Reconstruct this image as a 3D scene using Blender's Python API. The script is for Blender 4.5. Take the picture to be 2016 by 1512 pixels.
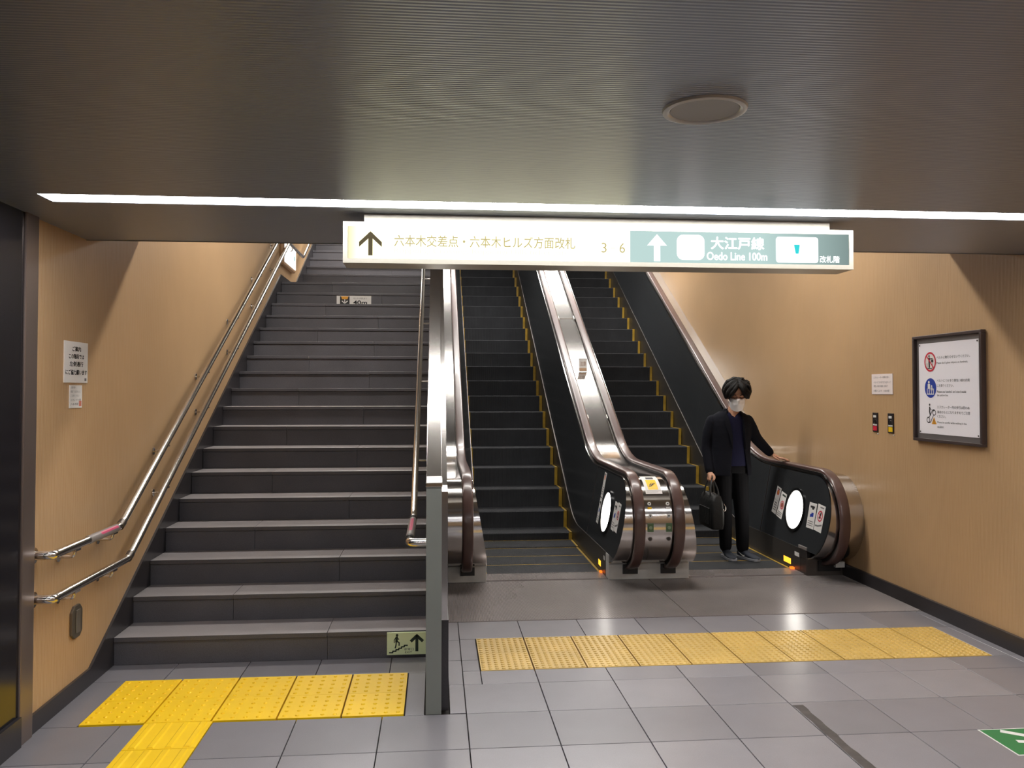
import bpy, bmesh, math, random
from mathutils import Vector, Matrix, Quaternion, noise

random.seed(7)
for _o in list(bpy.data.objects):
    bpy.data.objects.remove(_o)
SC = bpy.context.scene
COL = SC.collection

# ------------------------------------------------------------------ camera
F_PX, HORIZON, PITCH, EYE = 1660.0, 769.0, 0.025, 1.55
YAW = math.atan2(150.0, F_PX)
cam_d = bpy.data.cameras.new('camera')
cam = bpy.data.objects.new('camera', cam_d)
COL.objects.link(cam)
cam_d.sensor_width = 36.0
cam_d.lens = 36.0 * F_PX / 2016.0
cam_d.clip_start = 0.02
cam.location = (0, 0, EYE)
cam.rotation_euler = (math.pi / 2 + PITCH, 0, -YAW)
# the lens axis sits a little above the middle of the frame
cam_d.shift_y = ((HORIZON - F_PX * math.tan(PITCH)) - 756.0) / 2016.0
SC.camera = cam

# ------------------------------------------------------------------ world, exposure
world = bpy.data.worlds.new('world')
SC.world = world
world.use_nodes = True
world.node_tree.nodes['Background'].inputs[0].default_value = (0.02, 0.02, 0.022, 1)
world.node_tree.nodes['Background'].inputs[1].default_value = 0.3
SC.view_settings.view_transform = 'Standard'
SC.view_settings.look = 'None'
SC.view_settings.gamma = 1.0
SC.view_settings.use_curve_mapping = False
SC.view_settings.exposure = 0.0
HALL_STRIP = 28.0        # brightness of the hall's light lines
STAIR_STRIP = 50.0       # of the light lines above the stairs
NEWEL_LAMP = 12.0
try:
    SC.cycles.use_denoising = True
    SC.cycles.adaptive_threshold = 0.015
    SC.cycles.max_bounces = 8
    SC.cycles.diffuse_bounces = 4
    SC.cycles.glossy_bounces = 4
    SC.cycles.sample_clamp_indirect = 6.0
    SC.cycles.caustics_reflective = False
    SC.cycles.caustics_refractive = False
except Exception:
    pass

# ------------------------------------------------------------------ materials
def lin(c):
    c = c / 255.0
    return c / 12.92 if c <= 0.04045 else ((c + 0.055) / 1.055) ** 2.4
def rgb(r, g, b):
    return (lin(r), lin(g), lin(b), 1.0)

MATS = {}
def mat(name, col, rough=0.5, metal=0.0, spec=0.5, var=0.0, vscale=3.0, speck=0.0, sscale=300.0,
        ribs=None, bump=0.0, bscale=40.0, aniso=0.0, rand=0.0, rvar=0.0, emit=None, estr=0.0, coat=0.0):
    """var: broad blotches, speck: fine grain, ribs: (axis, pitch, height), rand: per-object shade"""
    if name in MATS:
        return MATS[name]
    m = bpy.data.materials.new(name)
    m.use_nodes = True
    nt = m.node_tree
    N, L = nt.nodes, nt.links
    p = N['Principled BSDF']
    p.inputs['Base Color'].default_value = col
    p.inputs['Roughness'].default_value = rough
    p.inputs['Metallic'].default_value = metal
    p.inputs['Specular IOR Level'].default_value = spec
    p.inputs['Anisotropic'].default_value = aniso
    p.inputs['Coat Weight'].default_value = coat
    if emit:
        p.inputs['Emission Color'].default_value = emit
        p.inputs['Emission Strength'].default_value = estr
    tc = N.new('ShaderNodeTexCoord')
    src = None
    def scaled(prev, fac_socket, amt):
        mr = N.new('ShaderNodeMapRange')
        mr.inputs['From Min'].default_value = 0.25
        mr.inputs['From Max'].default_value = 0.75
        mr.inputs['To Min'].default_value = 1 - amt
        mr.inputs['To Max'].default_value = 1 + amt
        L.new(fac_socket, mr.inputs['Value'])
        if prev is None:
            return mr.outputs['Result']
        mu = N.new('ShaderNodeMath'); mu.operation = 'MULTIPLY'
        L.new(prev, mu.inputs[0]); L.new(mr.outputs['Result'], mu.inputs[1])
        return mu.outputs[0]
    geo = N.new('ShaderNodeNewGeometry')
    if var:
        n = N.new('ShaderNodeTexNoise'); n.inputs['Scale'].default_value = vscale; n.inputs['Detail'].default_value = 5
        L.new(geo.outputs['Position'], n.inputs['Vector'])
        src = scaled(src, n.outputs['Fac'], var)
        if rvar:
            mr = N.new('ShaderNodeMapRange')
            mr.inputs['From Min'].default_value = 0.3; mr.inputs['From Max'].default_value = 0.7
            mr.inputs['To Min'].default_value = rough - rvar; mr.inputs['To Max'].default_value = rough + rvar
            L.new(n.outputs['Fac'], mr.inputs['Value']); L.new(mr.outputs['Result'], p.inputs['Roughness'])
    if speck:
        n = N.new('ShaderNodeTexNoise'); n.inputs['Scale'].default_value = sscale; n.inputs['Detail'].default_value = 2
        L.new(geo.outputs['Position'], n.inputs['Vector'])
        src = scaled(src, n.outputs['Fac'], speck)
    if rand:
        oi = N.new('ShaderNodeObjectInfo')
        mr = N.new('ShaderNodeMapRange')
        mr.inputs['To Min'].default_value = 1 - rand; mr.inputs['To Max'].default_value = 1 + rand
        L.new(oi.outputs['Random'], mr.inputs['Value'])
        if src is None:
            src = mr.outputs['Result']
        else:
            mu = N.new('ShaderNodeMath'); mu.operation = 'MULTIPLY'
            L.new(src, mu.inputs[0]); L.new(mr.outputs['Result'], mu.inputs[1]); src = mu.outputs[0]
    if src is not None:
        vm = N.new('ShaderNodeVectorMath'); vm.operation = 'SCALE'
        vm.inputs[0].default_value = col[:3]
        L.new(src, vm.inputs['Scale'])
        L.new(vm.outputs['Vector'], p.inputs['Base Color'])
    if ribs:
        axis, pitch, height = ribs
        sp = N.new('ShaderNodeSeparateXYZ'); L.new(geo.outputs['Position'], sp.inputs[0])
        mu = N.new('ShaderNodeMath'); mu.operation = 'MULTIPLY'; mu.inputs[1].default_value = 2 * math.pi / pitch
        L.new(sp.outputs[axis], mu.inputs[0])
        sn = N.new('ShaderNodeMath'); sn.operation = 'SINE'; L.new(mu.outputs[0], sn.inputs[0])
        b = N.new('ShaderNodeBump'); b.inputs['Distance'].default_value = height
        b.inputs['Strength'].default_value = 1.0
        L.new(sn.outputs[0], b.inputs['Height']); L.new(b.outputs['Normal'], p.inputs['Normal'])
    elif bump:
        n = N.new('ShaderNodeTexNoise'); n.inputs['Scale'].default_value = bscale; n.inputs['Detail'].default_value = 3
        L.new(geo.outputs['Position'], n.inputs['Vector'])
        b = N.new('ShaderNodeBump'); b.inputs['Distance'].default_value = bump; b.inputs['Strength'].default_value = 1.0
        L.new(n.outputs['Fac'], b.inputs['Height']); L.new(b.outputs['Normal'], p.inputs['Normal'])
    MATS[name] = m
    return m
def glow(name, col, s, lamp=False):
    if name in MATS:
        return MATS[name]
    m = bpy.data.materials.new(name); m.use_nodes = True
    nt = m.node_tree
    nt.nodes.remove(nt.nodes['Principled BSDF'])
    e = nt.nodes.new('ShaderNodeEmission'); e.inputs[0].default_value = col; e.inputs[1].default_value = s
    nt.links.new(e.outputs[0], nt.nodes['Material Output'].inputs[0])
    if not lamp:          # small lit marks: found by bounced rays only
        m.cycles.emission_sampling = 'NONE'
    MATS[name] = m
    return m

M_wall = mat('tan ribbed panel', rgb(190, 155, 114), 0.40, 0.0, 0.5, var=0.08, vscale=1.4, ribs=('Y', 0.0125, 0.0005))
M_ceil = mat('ribbed grey ceiling metal', rgb(146, 151, 162), 0.36, 0.45, 0.5, ribs=('Y', 0.014, 0.0006))
M_soffit = mat('plain grey soffit metal', rgb(136, 133, 128), 0.36, 0.5, 0.5)
M_tile = mat('grey floor tile', rgb(136, 133, 137), 0.27, 0.0, 0.5, var=0.04, vscale=5, speck=0.05, sscale=220, rand=0.07)
M_tile_d = mat('darker grey floor tile', rgb(125, 122, 126), 0.29, 0.0, 0.5, var=0.05, vscale=5, speck=0.05, sscale=220, rand=0.06)
M_grout = mat('dark joint', rgb(62, 56, 54), 0.8)
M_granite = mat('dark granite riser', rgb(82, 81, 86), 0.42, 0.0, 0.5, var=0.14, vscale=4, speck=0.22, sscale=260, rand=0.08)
M_tread = mat('granite tread with top light', rgb(144, 138, 138), 0.42, 0.0, 0.5, var=0.10, vscale=4, speck=0.16, sscale=260, rand=0.06)  # lighter than the risers: overhead light put into the colour
M_skirting = mat('black stone skirting', rgb(46, 43, 45), 0.28, 0.0, 0.5, var=0.15, vscale=4, speck=0.2, sscale=240)
M_yellow = mat('bright yellow tactile', rgb(250, 204, 8), 0.42, var=0.05, vscale=5, rand=0.03)
M_paley = mat('faded yellow tactile', rgb(206, 172, 92), 0.36, var=0.10, vscale=4, rand=0.06)
M_steel = mat('brushed steel', rgb(202, 198, 195), 0.13, 1.0, var=0.04, vscale=2)
M_steel_p = mat('polished steel tube', rgb(206, 200, 194), 0.16, 1.0, aniso=0.3)
M_steel_d = mat('dark steel', rgb(92, 86, 82), 0.35, 0.85, var=0.08, vscale=6)
M_plate = mat('ribbed steel floor plate', rgb(164, 156, 154), 0.27, 0.5, var=0.08, vscale=2.2)
M_black = mat('black plastic', rgb(22, 21, 22), 0.45)
M_panel = mat('black balustrade panel', rgb(46, 48, 50), 0.24, 0.0, 0.5, var=0.1, vscale=2)
M_skirt = mat('dark skirt panel', rgb(66, 62, 58), 0.36, 0.3, var=0.12, vscale=3)
M_rubber = mat('brown rubber handrail', rgb(90, 68, 64), 0.30, 0.0, 0.5, coat=0.15)
M_step = mat('black escalator step', rgb(60, 61, 64), 0.6, 0.0, 0.2, var=0.15, vscale=5, ribs=('X', 0.0095, 0.0022))
M_edge = mat('yellow step edge', rgb(172, 138, 44), 0.55, var=0.25, vscale=12)
M_base = mat('grey newel base', rgb(214, 212, 207), 0.45, 0.0, var=0.18, vscale=6)
M_post = mat('grey green painted post', rgb(126, 128, 122), 0.42, 0.2, var=0.06, vscale=3)
M_pier = mat('dark glossy pier panel', rgb(30, 29, 33), 0.16, 0.0, 0.5)
M_jamb = mat('bronze steel jamb', rgb(128, 114, 108), 0.3, 0.6)
M_white = mat('white plastic', rgb(226, 224, 220), 0.4)
M_paper = mat('white paper', rgb(232, 228, 224), 0.6)
M_posterp = mat('poster sheet', rgb(250, 246, 252), 0.35)
M_pink = mat('pinkish notice sheet', rgb(238, 224, 220), 0.5)
M_ink = mat('black ink', rgb(34, 32, 34), 0.5)
M_grey = mat('grey ink', rgb(120, 116, 116), 0.5)
M_red = mat('red print', rgb(206, 40, 62), 0.45)
M_blue = mat('blue print', rgb(34, 62, 160), 0.45)
M_orange = mat('orange print', rgb(226, 160, 50), 0.45)
M_yprint = mat('yellow print', rgb(244, 196, 24), 0.45)
M_lime = mat('photoluminescent sheet', rgb(224, 236, 190), 0.5)
M_dgreen = mat('dark green print', rgb(30, 48, 38), 0.5)
M_green = mat('green floor sticker', rgb(40, 118, 66), 0.4)
M_pinkband = mat('pink rail band', rgb(206, 70, 110), 0.4)
M_sleeve = mat('grey rail sleeve', rgb(150, 142, 138), 0.45, 0.4)
M_signframe = mat('aluminium sign case', rgb(190, 184, 170), 0.38, 0.6)
M_frame = mat('bronze poster frame', rgb(84, 72, 70), 0.35, 0.5)
M_frame_in = mat('grey poster mount', rgb(128, 122, 122), 0.4, 0.5)

# ------------------------------------------------------------------ helpers
def tag(o, label=None, cat=None, group=None, kind=None):
    if label: o['label'] = label
    if cat: o['category'] = cat
    if group: o['group'] = group
    if kind: o['kind'] = kind
    return o
def link(name, me, m=None, parent=None, loc=None):
    o = bpy.data.objects.new(name, me)
    COL.objects.link(o)
    if m is not None:
        if isinstance(m, (list, tuple)):
            for k in m: me.materials.append(k)
        elif not me.materials:
            me.materials.append(m)
    if loc is not None:
        o.location = loc
    if parent is not None:
        o.parent = parent
        o.matrix_parent_inverse = Matrix.Translation(-WORLD[parent.name]) if parent.name in WORLD else Matrix.Identity(4)
    WORLD[o.name] = Vector(loc) if loc is not None else Vector((0, 0, 0))
    return o
WORLD = {}
def empty(name, loc):
    o = bpy.data.objects.new(name, None)
    o.empty_display_size = 0.1
    COL.objects.link(o)
    o.location = loc
    WORLD[o.name] = Vector(loc)
    return o
def thing(name, loc, label, cat, group=None):
    return tag(empty(name, loc), label, cat, group)

class MB:
    """collects geometry for one mesh"""
    def __init__(s):
        s.v, s.f = [], []
    def add(s, vs, fs):
        b = len(s.v)
        s.v += [tuple(q) for q in vs]
        s.f += [tuple(b + i for i in f) for f in fs]
        return s
    def box(s, x0, x1, y0, y1, z0, z1):
        vs = [(x, y, z) for x in (x0, x1) for y in (y0, y1) for z in (z0, z1)]
        return s.add(vs, [(0, 1, 3, 2), (4, 6, 7, 5), (0, 4, 5, 1), (2, 3, 7, 6), (0, 2, 6, 4), (1, 5, 7, 3)])
    def prism_x(s, poly, x0, x1):
        """poly: (y,z) points"""
        n = len(poly)
        vs = [(x0, y, z) for y, z in poly] + [(x1, y, z) for y, z in poly]
        fs = [tuple(range(n)), tuple(range(2 * n - 1, n - 1, -1))]
        fs += [(i, i + n, (i + 1) % n + n, (i + 1) % n) for i in range(n)]
        return s.add(vs, fs)
    def tube(s, path, r, seg=10, caps=True, ry=None):
        path = [Vector(p) for p in path]
        n = len(path)
        rs = r if isinstance(r, (list, tuple)) else [r] * n
        t0 = (path[1] - path[0]).normalized()
        up = Vector((0, 0, 1)) if abs(t0.z) < 0.9 else Vector((1, 0, 0))
        a = t0.cross(up).normalized(); b = t0.cross(a).normalized()
        vs = []
        prev = t0
        for i, p in enumerate(path):
            t = (path[min(i + 1, n - 1)] - path[max(i - 1, 0)]).normalized()
            q = prev.rotation_difference(t)
            a = q @ a; b = q @ b; prev = t
            for k in range(seg):
                th = 2 * math.pi * k / seg
                vs.append(p + (a * math.cos(th) + b * math.sin(th) * (ry or 1.0)) * rs[i])
        fs = []
        for i in range(n - 1):
            for k in range(seg):
                k2 = (k + 1) % seg
                fs.append((i * seg + k, i * seg + k2, (i + 1) * seg + k2, (i + 1) * seg + k))
        if caps:
            fs.append(tuple(range(seg - 1, -1, -1)))
            fs.append(tuple((n - 1) * seg + k for k in range(seg)))
        return s.add(vs, fs)
    def loft(s, rings):
        """rings: (centre, axis_a, axis_b) ellipses, closed by fans"""
        seg = 20
        vs, fs = [], []
        for c, a, b in rings:
            c, a, b = Vector(c), Vector(a), Vector(b)
            for k in range(seg):
                th = 2 * math.pi * k / seg
                vs.append(c + a * math.cos(th) + b * math.sin(th))
        n = len(rings)
        for i in range(n - 1):
            for k in range(seg):
                k2 = (k + 1) % seg
                fs.append((i * seg + k, i * seg + k2, (i + 1) * seg + k2, (i + 1) * seg + k))
        fs.append(tuple(range(seg - 1, -1, -1)))
        fs.append(tuple((n - 1) * seg + k for k in range(seg)))
        return s.add(vs, fs)
    def ball(s, c, rx, ry=None, rz=None, M=None, nu=20, nv=12):
        ry = ry or rx; rz = rz or rx
        c = Vector(c)
        vs, fs = [], []
        for i in range(nv + 1):
            ph = math.pi * i / nv
            for k in range(nu):
                th = 2 * math.pi * k / nu
                d = Vector((rx * math.sin(ph) * math.cos(th), ry * math.sin(ph) * math.sin(th), rz * math.cos(ph)))
                if M is not None: d = M @ d
                vs.append(c + d)
        for i in range(nv):
            for k in range(nu):
                k2 = (k + 1) % nu
                fs.append((i * nu + k, (i + 1) * nu + k, (i + 1) * nu + k2, i * nu + k2))
        return s.add(vs, fs)
    def disc_prism(s, c, u, v, r, h, seg=24, r2=None):
        """short cylinder from centre c along u x v, radius r, height h"""
        c, u, v = Vector(c), Vector(u), Vector(v)
        n = u.cross(v)
        r2 = r if r2 is None else r2
        vs = [c + (u * math.cos(2 * math.pi * k / seg) + v * math.sin(2 * math.pi * k / seg)) * r for k in range(seg)]
        vs += [c + n * h + (u * math.cos(2 * math.pi * k / seg) + v * math.sin(2 * math.pi * k / seg)) * r2 for k in range(seg)]
        fs = [tuple(range(seg - 1, -1, -1)), tuple(range(seg, 2 * seg))]
        fs += [(k, (k + 1) % seg, (k + 1) % seg + seg, k + seg) for k in range(seg)]
        return s.add(vs, fs)
    def ring(s, c, u, v, r0, r1, h, seg=28):
        c, u, v = Vector(c), Vector(u), Vector(v)
        n = u.cross(v)
        vs = []
        for (r, e) in ((r0, 0), (r1, 0), (r1, h), (r0, h)):
            vs += [c + n * e + (u * math.cos(2 * math.pi * k / seg) + v * math.sin(2 * math.pi * k / seg)) * r for k in range(seg)]
        fs = []
        for j in range(4):
            j2 = (j + 1) % 4
            fs += [(j * seg + k, j * seg + (k + 1) % seg, j2 * seg + (k + 1) % seg, j2 * seg + k) for k in range(seg)]
        return s.add(vs, fs)
    def mesh(s, name, smooth=None, bevel=0.0, bseg=2):
        me = bpy.data.meshes.new(name)
        me.from_pydata(s.v, [], s.f)
        bm = bmesh.new(); bm.from_mesh(me)
        bmesh.ops.recalc_face_normals(bm, faces=bm.faces)
        if bevel:
            es = [e for e in bm.edges if len(e.link_faces) == 2 and e.calc_face_angle(0) > 0.6]
            bmesh.ops.bevel(bm, geom=es, offset=bevel, segments=bseg, affect='EDGES', profile=0.6, clamp_overlap=True)
        if smooth is not None:
            for f in bm.faces: f.smooth = True
            for e in bm.edges:
                if len(e.link_faces) == 2 and e.calc_face_angle(0) > smooth: e.smooth = False
        bm.to_mesh(me); bm.free()
        me.update()
        return me
    def build(s, name, m, parent=None, smooth=None, bevel=0.0, loc=None, bseg=2):
        return link(name, s.mesh(name, smooth, bevel, bseg), m, parent, loc)

def box(name, m, parent, x0, x1, y0, y1, z0, z1, bevel=0.0):
    return MB().box(x0, x1, y0, y1, z0, z1).build(name, m, parent, bevel=bevel)
def struct(o):
    o['kind'] = 'structure'
    return o

def text_polys(body, cjk=False):
    cu = bpy.data.curves.new('lettering', 'FONT')
    cu.body = body
    cu.size = 1.0
    cu.resolution_u = 3
    o = bpy.data.objects.new('lettering', cu)
    COL.objects.link(o)
    dg = bpy.context.evaluated_depsgraph_get()
    ev = o.evaluated_get(dg)
    me = bpy.data.meshes.new_from_object(ev)
    vs = [v.co.copy() for v in me.vertices]
    fs = [tuple(f.vertices) for f in me.polygons]
    bpy.data.objects.remove(o); bpy.data.curves.remove(cu); bpy.data.meshes.remove(me)
    return vs, fs

class Print:
    """flat print on a surface: origin, right, up; drawn in metres"""
    def __init__(s, o, u, v, parent, lift=0.0008):
        s.o, s.u, s.v = Vector(o), Vector(u).normalized(), Vector(v).normalized()
        s.n = s.u.cross(s.v); s.parent = parent; s.lift = lift; s.k = 0
        s.layers = {}
    def put(s, key, m, pts2, faces, lvl=1):
        if key not in s.layers: s.layers[key] = (MB(), m)
        s.layers[key][0].add([s.o + s.u * x + s.v * y + s.n * s.lift * lvl for x, y in pts2], faces)
    def poly(s, key, m, pts, lvl=1):
        s.put(key, m, pts, [tuple(range(len(pts)))], lvl)
    def rect(s, key, m, x0, y0, x1, y1, lvl=1):
        s.poly(key, m, [(x0, y0), (x1, y0), (x1, y1), (x0, y1)], lvl)
    def rrect(s, key, m, x0, y0, x1, y1, r, lvl=1):
        pts = []
        for cx, cy, a0 in ((x1 - r, y1 - r, 0), (x0 + r, y1 - r, 90), (x0 + r, y0 + r, 180), (x1 - r, y0 + r, 270)):
            for k in range(6):
                a = math.radians(a0 + 18 * k); pts.append((cx + r * math.cos(a), cy + r * math.sin(a)))
        s.poly(key, m, pts, lvl)
    def disc(s, key, m, cx, cy, r, lvl=1, n=28):
        s.poly(key, m, [(cx + r * math.cos(2 * math.pi * k / n), cy + r * math.sin(2 * math.pi * k / n)) for k in range(n)], lvl)
    def ring(s, key, m, cx, cy, r0, r1, lvl=1, n=28):
        pts = [(cx + r0 * math.cos(2 * math.pi * k / n), cy + r0 * math.sin(2 * math.pi * k / n)) for k in range(n)]
        pts += [(cx + r1 * math.cos(2 * math.pi * k / n), cy + r1 * math.sin(2 * math.pi * k / n)) for k in range(n)]
        s.put(key, m, pts, [(k, n + k, n + (k + 1) % n, (k + 1) % n) for k in range(n)], lvl)
    def line(s, key, m, pts, w, lvl=1):
        for (x0, y0), (x1, y1) in zip(pts[:-1], pts[1:]):
            d = Vector((x1 - x0, y1 - y0)); l = d.length
            if l < 1e-6: continue
            d /= l; nx, ny = -d.y * w / 2, d.x * w / 2
            e = w * 0.25
            x0_, y0_, x1_, y1_ = x0 - d.x * e, y0 - d.y * e, x1 + d.x * e, y1 + d.y * e
            s.poly(key, m, [(x0_ + nx, y0_ + ny), (x0_ - nx, y0_ - ny), (x1_ - nx, y1_ - ny), (x1_ + nx, y1_ + ny)], lvl)
    def text(s, key, m, body, x, y, w=None, h=None, lvl=1, size=None, align='l', bold=0.0):
        """x,y: left and baseline; w: fitted width; h: fitted cap height"""
        vs, fs = text_polys(body)
        if not vs: return
        s.k += 1; key = '%s#%d' % (key, s.k)
        x0 = min(q.x for q in vs); x1 = max(q.x for q in vs); y0 = min(q.y for q in vs); y1 = max(q.y for q in vs)
        sy = (h / (y1 - y0)) if h else (size or 0.02)
        sx = (w / (x1 - x0)) if w else sy
        off = -x0 * sx if align == 'l' else -(x0 + x1) / 2 * sx
        base = -y0 * sy if h else 0
        offs = [(0, 0)] if not bold else [(-bold, 0), (bold, 0), (0, bold), (0, -bold)]
        for ox, oy in offs:
            s.put(key, m, [(x + off + q.x * sx + ox, y + base + q.y * sy + oy) for q in vs], fs, lvl)
    def done(s):
        out = []
        for key, (mb, m) in s.layers.items():
            me = bpy.data.meshes.new(key)
            me.from_pydata(mb.v, [], mb.f)
            me.update()
            out.append(link(key.split('#')[0], me, m, s.parent))
        return out

# ================================================================== the setting
XL, XR = -1.82, 3.43
ZC = 2.338                      # hall ceiling
Y_EDGE = 4.57                   # where the hall ceiling ends
Y_FAR = 17.6
R_ST, T_ST, Y_ST, N_LOW = 0.157, 0.30, 4.98, 18
DIV0, DIV1 = -0.045, 0.030

def stair_nose(k):              # k = 1.. : (y, z) of the k-th step's front edge
    if k <= N_LOW:
        return (Y_ST + (k - 1) * T_ST, k * R_ST)
    return (11.37 + (k - N_LOW - 1) * T_ST, k * R_ST)
N_STEPS = 34

floor = struct(MB().box(XL - 0.3, XR + 0.3, -6, 9.2, -0.30, -0.022).build('floor', M_grout))
# --- floor tiles
def slab_mesh(w, d, h, name, bev=0.0012):
    key = (name, round(w, 3), round(d, 3))
    if key not in SLABS:
        SLABS[key] = MB().box(0, w, 0, d, -h, 0).mesh(name, None, bev, 1)
    return SLABS[key]
SLABS = {}
JG = 0.0022
def tile(x0, x1, y0, y1, m, z=0.0, nm='floor_tile'):
    if x1 - x0 < 0.02 or y1 - y0 < 0.02: return
    base = slab_mesh(x1 - x0 - 2 * JG, y1 - y0 - 2 * JG, 0.022, nm + m.name)
    return link(nm, base, m, floor, (x0 + JG, y0 + JG, z))
xs = [XL] + [0.15 + 0.4 * k for k in range(-4, 9)] + [XR]
rows = [1.69 + 0.4 * k for k in range(8)]
for j in range(7):
    y0, y1 = rows[j], rows[j + 1]
    for i in range(len(xs) - 1):
        x0, x1 = xs[i], xs[i + 1]
        m = M_tile_d if (j in (2, 5) or (i * 7 + j * 5) % 6 == 0) else M_tile
        # the guide strip of yellow bars runs through the left side
        gx0, gx1 = -1.345, -1.035
        if y0 < 4.05 and x0 < gx1 and x1 > gx0:
            tile(x0, min(x1, gx0), y0, y1, m); tile(max(x0, gx1), x1, y0, y1, m); continue
        if j == 6 and x0 < -0.06:
            # beside the five bright plates
            if x0 < -1.64:
                tile(x0, -1.645, 4.09, 4.70, m)
            if x1 > 0.1:
                tile(-0.145, -0.05, 4.09, 4.70, m); tile(DIV1 + 0.04, x1, 4.10, 4.49, m)
            continue
        if x0 < -0.06 and x1 > 0.1 and y1 > 4.1:
            continue
        tile(x0, x1, y0, y1, m)
for i in range(len(xs) - 1):
    x0, x1 = xs[i], xs[i + 1]
    if x1 < 0.0:
        tile(x0, x1, 4.70, 4.98, M_tile if i % 2 else M_tile_d)
    elif x0 < -0.06:
        tile(x0, -0.05, 4.70, 4.98, M_tile); tile(DIV1 + 0.04, x1, 4.49, 4.89, M_tile_d); tile(DIV1 + 0.04, x1, 4.89, 5.29, M_tile_d); tile(DIV1 + 0.04, x1, 5.29, 5.69, M_tile)
    else:
        a, b = max(x0, 0.15), x1
        if a < 0.25:
            tile(0.15, 0.248, 4.49, 4.70, M_tile); tile(0.248, b, 4.49, 4.70, M_tile)
            tile(0.15, 0.248, 4.70, 4.89, M_tile_d); tile(0.15, 0.248, 4.89, 5.30, M_tile)
        else:
            tile(a, b, 4.49, 4.70, M_tile if i % 3 else M_tile_d)
        if b > 3.25:
            tile(max(a, 3.25), b, 4.70, 5.30, M_tile)
        tile(a, b, 5.30, 5.69, M_tile if i % 4 else M_tile_d)
# --- tactile plates
def tactile_mesh(n, r, h):
    mb = MB()
    s = 0.3 - 0.005
    mb.box(0.0018, s - 0.0018, 0, s + 0.003, -0.022, 0)
    for i in range(n):
        for j in range(n):
            cx, cy = s * (i + 0.5) / n, s * (j + 0.5) / n
            vs = [(cx + r * math.cos(2 * math.pi * k / 10), cy + r * math.sin(2 * math.pi * k / 10), -0.0005) for k in range(10)]
            vs += [(cx + 0.62 * r * math.cos(2 * math.pi * k / 10), cy + 0.62 * r * math.sin(2 * math.pi * k / 10), h) for k in range(10)]
            mb.add(vs, [tuple(range(10, 20))] + [(k, (k + 1) % 10, 10 + (k + 1) % 10, 10 + k) for k in range(10)])
    return mb.mesh('tactile_tile')
tm_small, tm_big = tactile_mesh(5, 0.011, 0.005), tactile_mesh(8, 0.0125, 0.005)
for i in range(5):
    for j in range(2):
        link('tactile_tile', tm_small, M_yellow, floor, (-1.645 + 0.3 * i + 0.002, 4.10 + 0.3 * j + 0.002, 0.003))
for i in range(10):
    for j in range(2):
        link('tactile_tile', tm_big, M_paley, floor, (0.25 + 0.3 * i + 0.002, 4.70 + 0.3 * j + 0.002, 0.002))
gm = MB(); gs = 0.296
gm.box(0, gs + 0.012, 0, gs, -0.022, 0)
for i in range(4):
    c = (gs + 0.012) * (i + 0.5) / 4
    gm.add([(c - 0.017, 0.006, -0.0005), (c + 0.017, 0.006, -0.0005), (c + 0.017, gs - 0.006, -0.0005), (c - 0.017, gs - 0.006, -0.0005),
            (c - 0.010, 0.012, 0.005), (c + 0.010, 0.012, 0.005), (c + 0.010, gs - 0.012, 0.005), (c - 0.010, gs - 0.012, 0.005)],
           [(4, 5, 6, 7), (0, 1, 5, 4), (1, 2, 6, 5), (2, 3, 7, 6), (3, 0, 4, 7)])
guide = gm.mesh('guide_tile')
for j in range(8):
    link('guide_tile', guide, M_yellow, floor, (-1.344, 3.802 - 0.3 * j, 0.003))
# --- ribbed metal plates in front of the escalators
def ribbed_plate(name, x0, x1, y0, y1, z0, z1, parent, pitch=0.0105, m=M_plate, h=0.003):
    mb = MB().box(x0, x1, y0, y1, z0, z1 - h)
    n = int((x1 - x0) / pitch); p = (x1 - x0) / n
    for i in range(n):
        a = x0 + i * p
        mb.add([(a, y0, z1 - h), (a + 0.22 * p, y0, z1), (a + 0.66 * p, y0, z1), (a + 0.88 * p, y0, z1 - h),
                (a, y1, z1 - h), (a + 0.22 * p, y1, z1), (a + 0.66 * p, y1, z1), (a + 0.88 * p, y1, z1 - h)],
               [(0, 1, 5, 4), (1, 2, 6, 5), (2, 3, 7, 6), (0, 3, 2, 1), (4, 5, 6, 7)])
    return mb.build(name, m, parent)
ribbed_plate('access_plate', DIV1 + 0.042, 1.742, 5.695, 6.865, -0.02, 0.003, floor)
ribbed_plate('access_plate', 1.748, XR - 0.02, 5.695, 6.865, -0.02, 0.003, floor)
# worn repair strip in the joint
mb = MB()
prev = None
ys = [3.0 + 0.05 * k for k in range(22)]
lft = [1.755 + random.uniform(-.004, .004) for _ in ys]; rgt = [1.805 + random.uniform(-.007, .007) for _ in ys]
n = len(ys)
mb.add([(lft[i], ys[i], 0.0003) for i in range(n)] + [(rgt[i], ys[i], 0.0003) for i in range(n)] +
       [(lft[i] + .003, ys[i], 0.002) for i in range(n)] + [(rgt[i] - .003, ys[i], 0.002) for i in range(n)],
       [(2 * n + i, 3 * n + i, 3 * n + i + 1, 2 * n + i + 1) for i in range(n - 1)] +
       [(i, 2 * n + i, 2 * n + i + 1, i + 1) for i in range(n - 1)] + [(3 * n + i, n + i, n + i + 1, 3 * n + i + 1) for i in range(n - 1)])
tag(mb.build('repair_strip', mat('worn dark filler', rgb(70, 64, 62), 0.55, 0.2, var=0.5, vscale=14)),
    'worn dark repair strip in a floor joint at the bottom right', 'floor strip')
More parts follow.
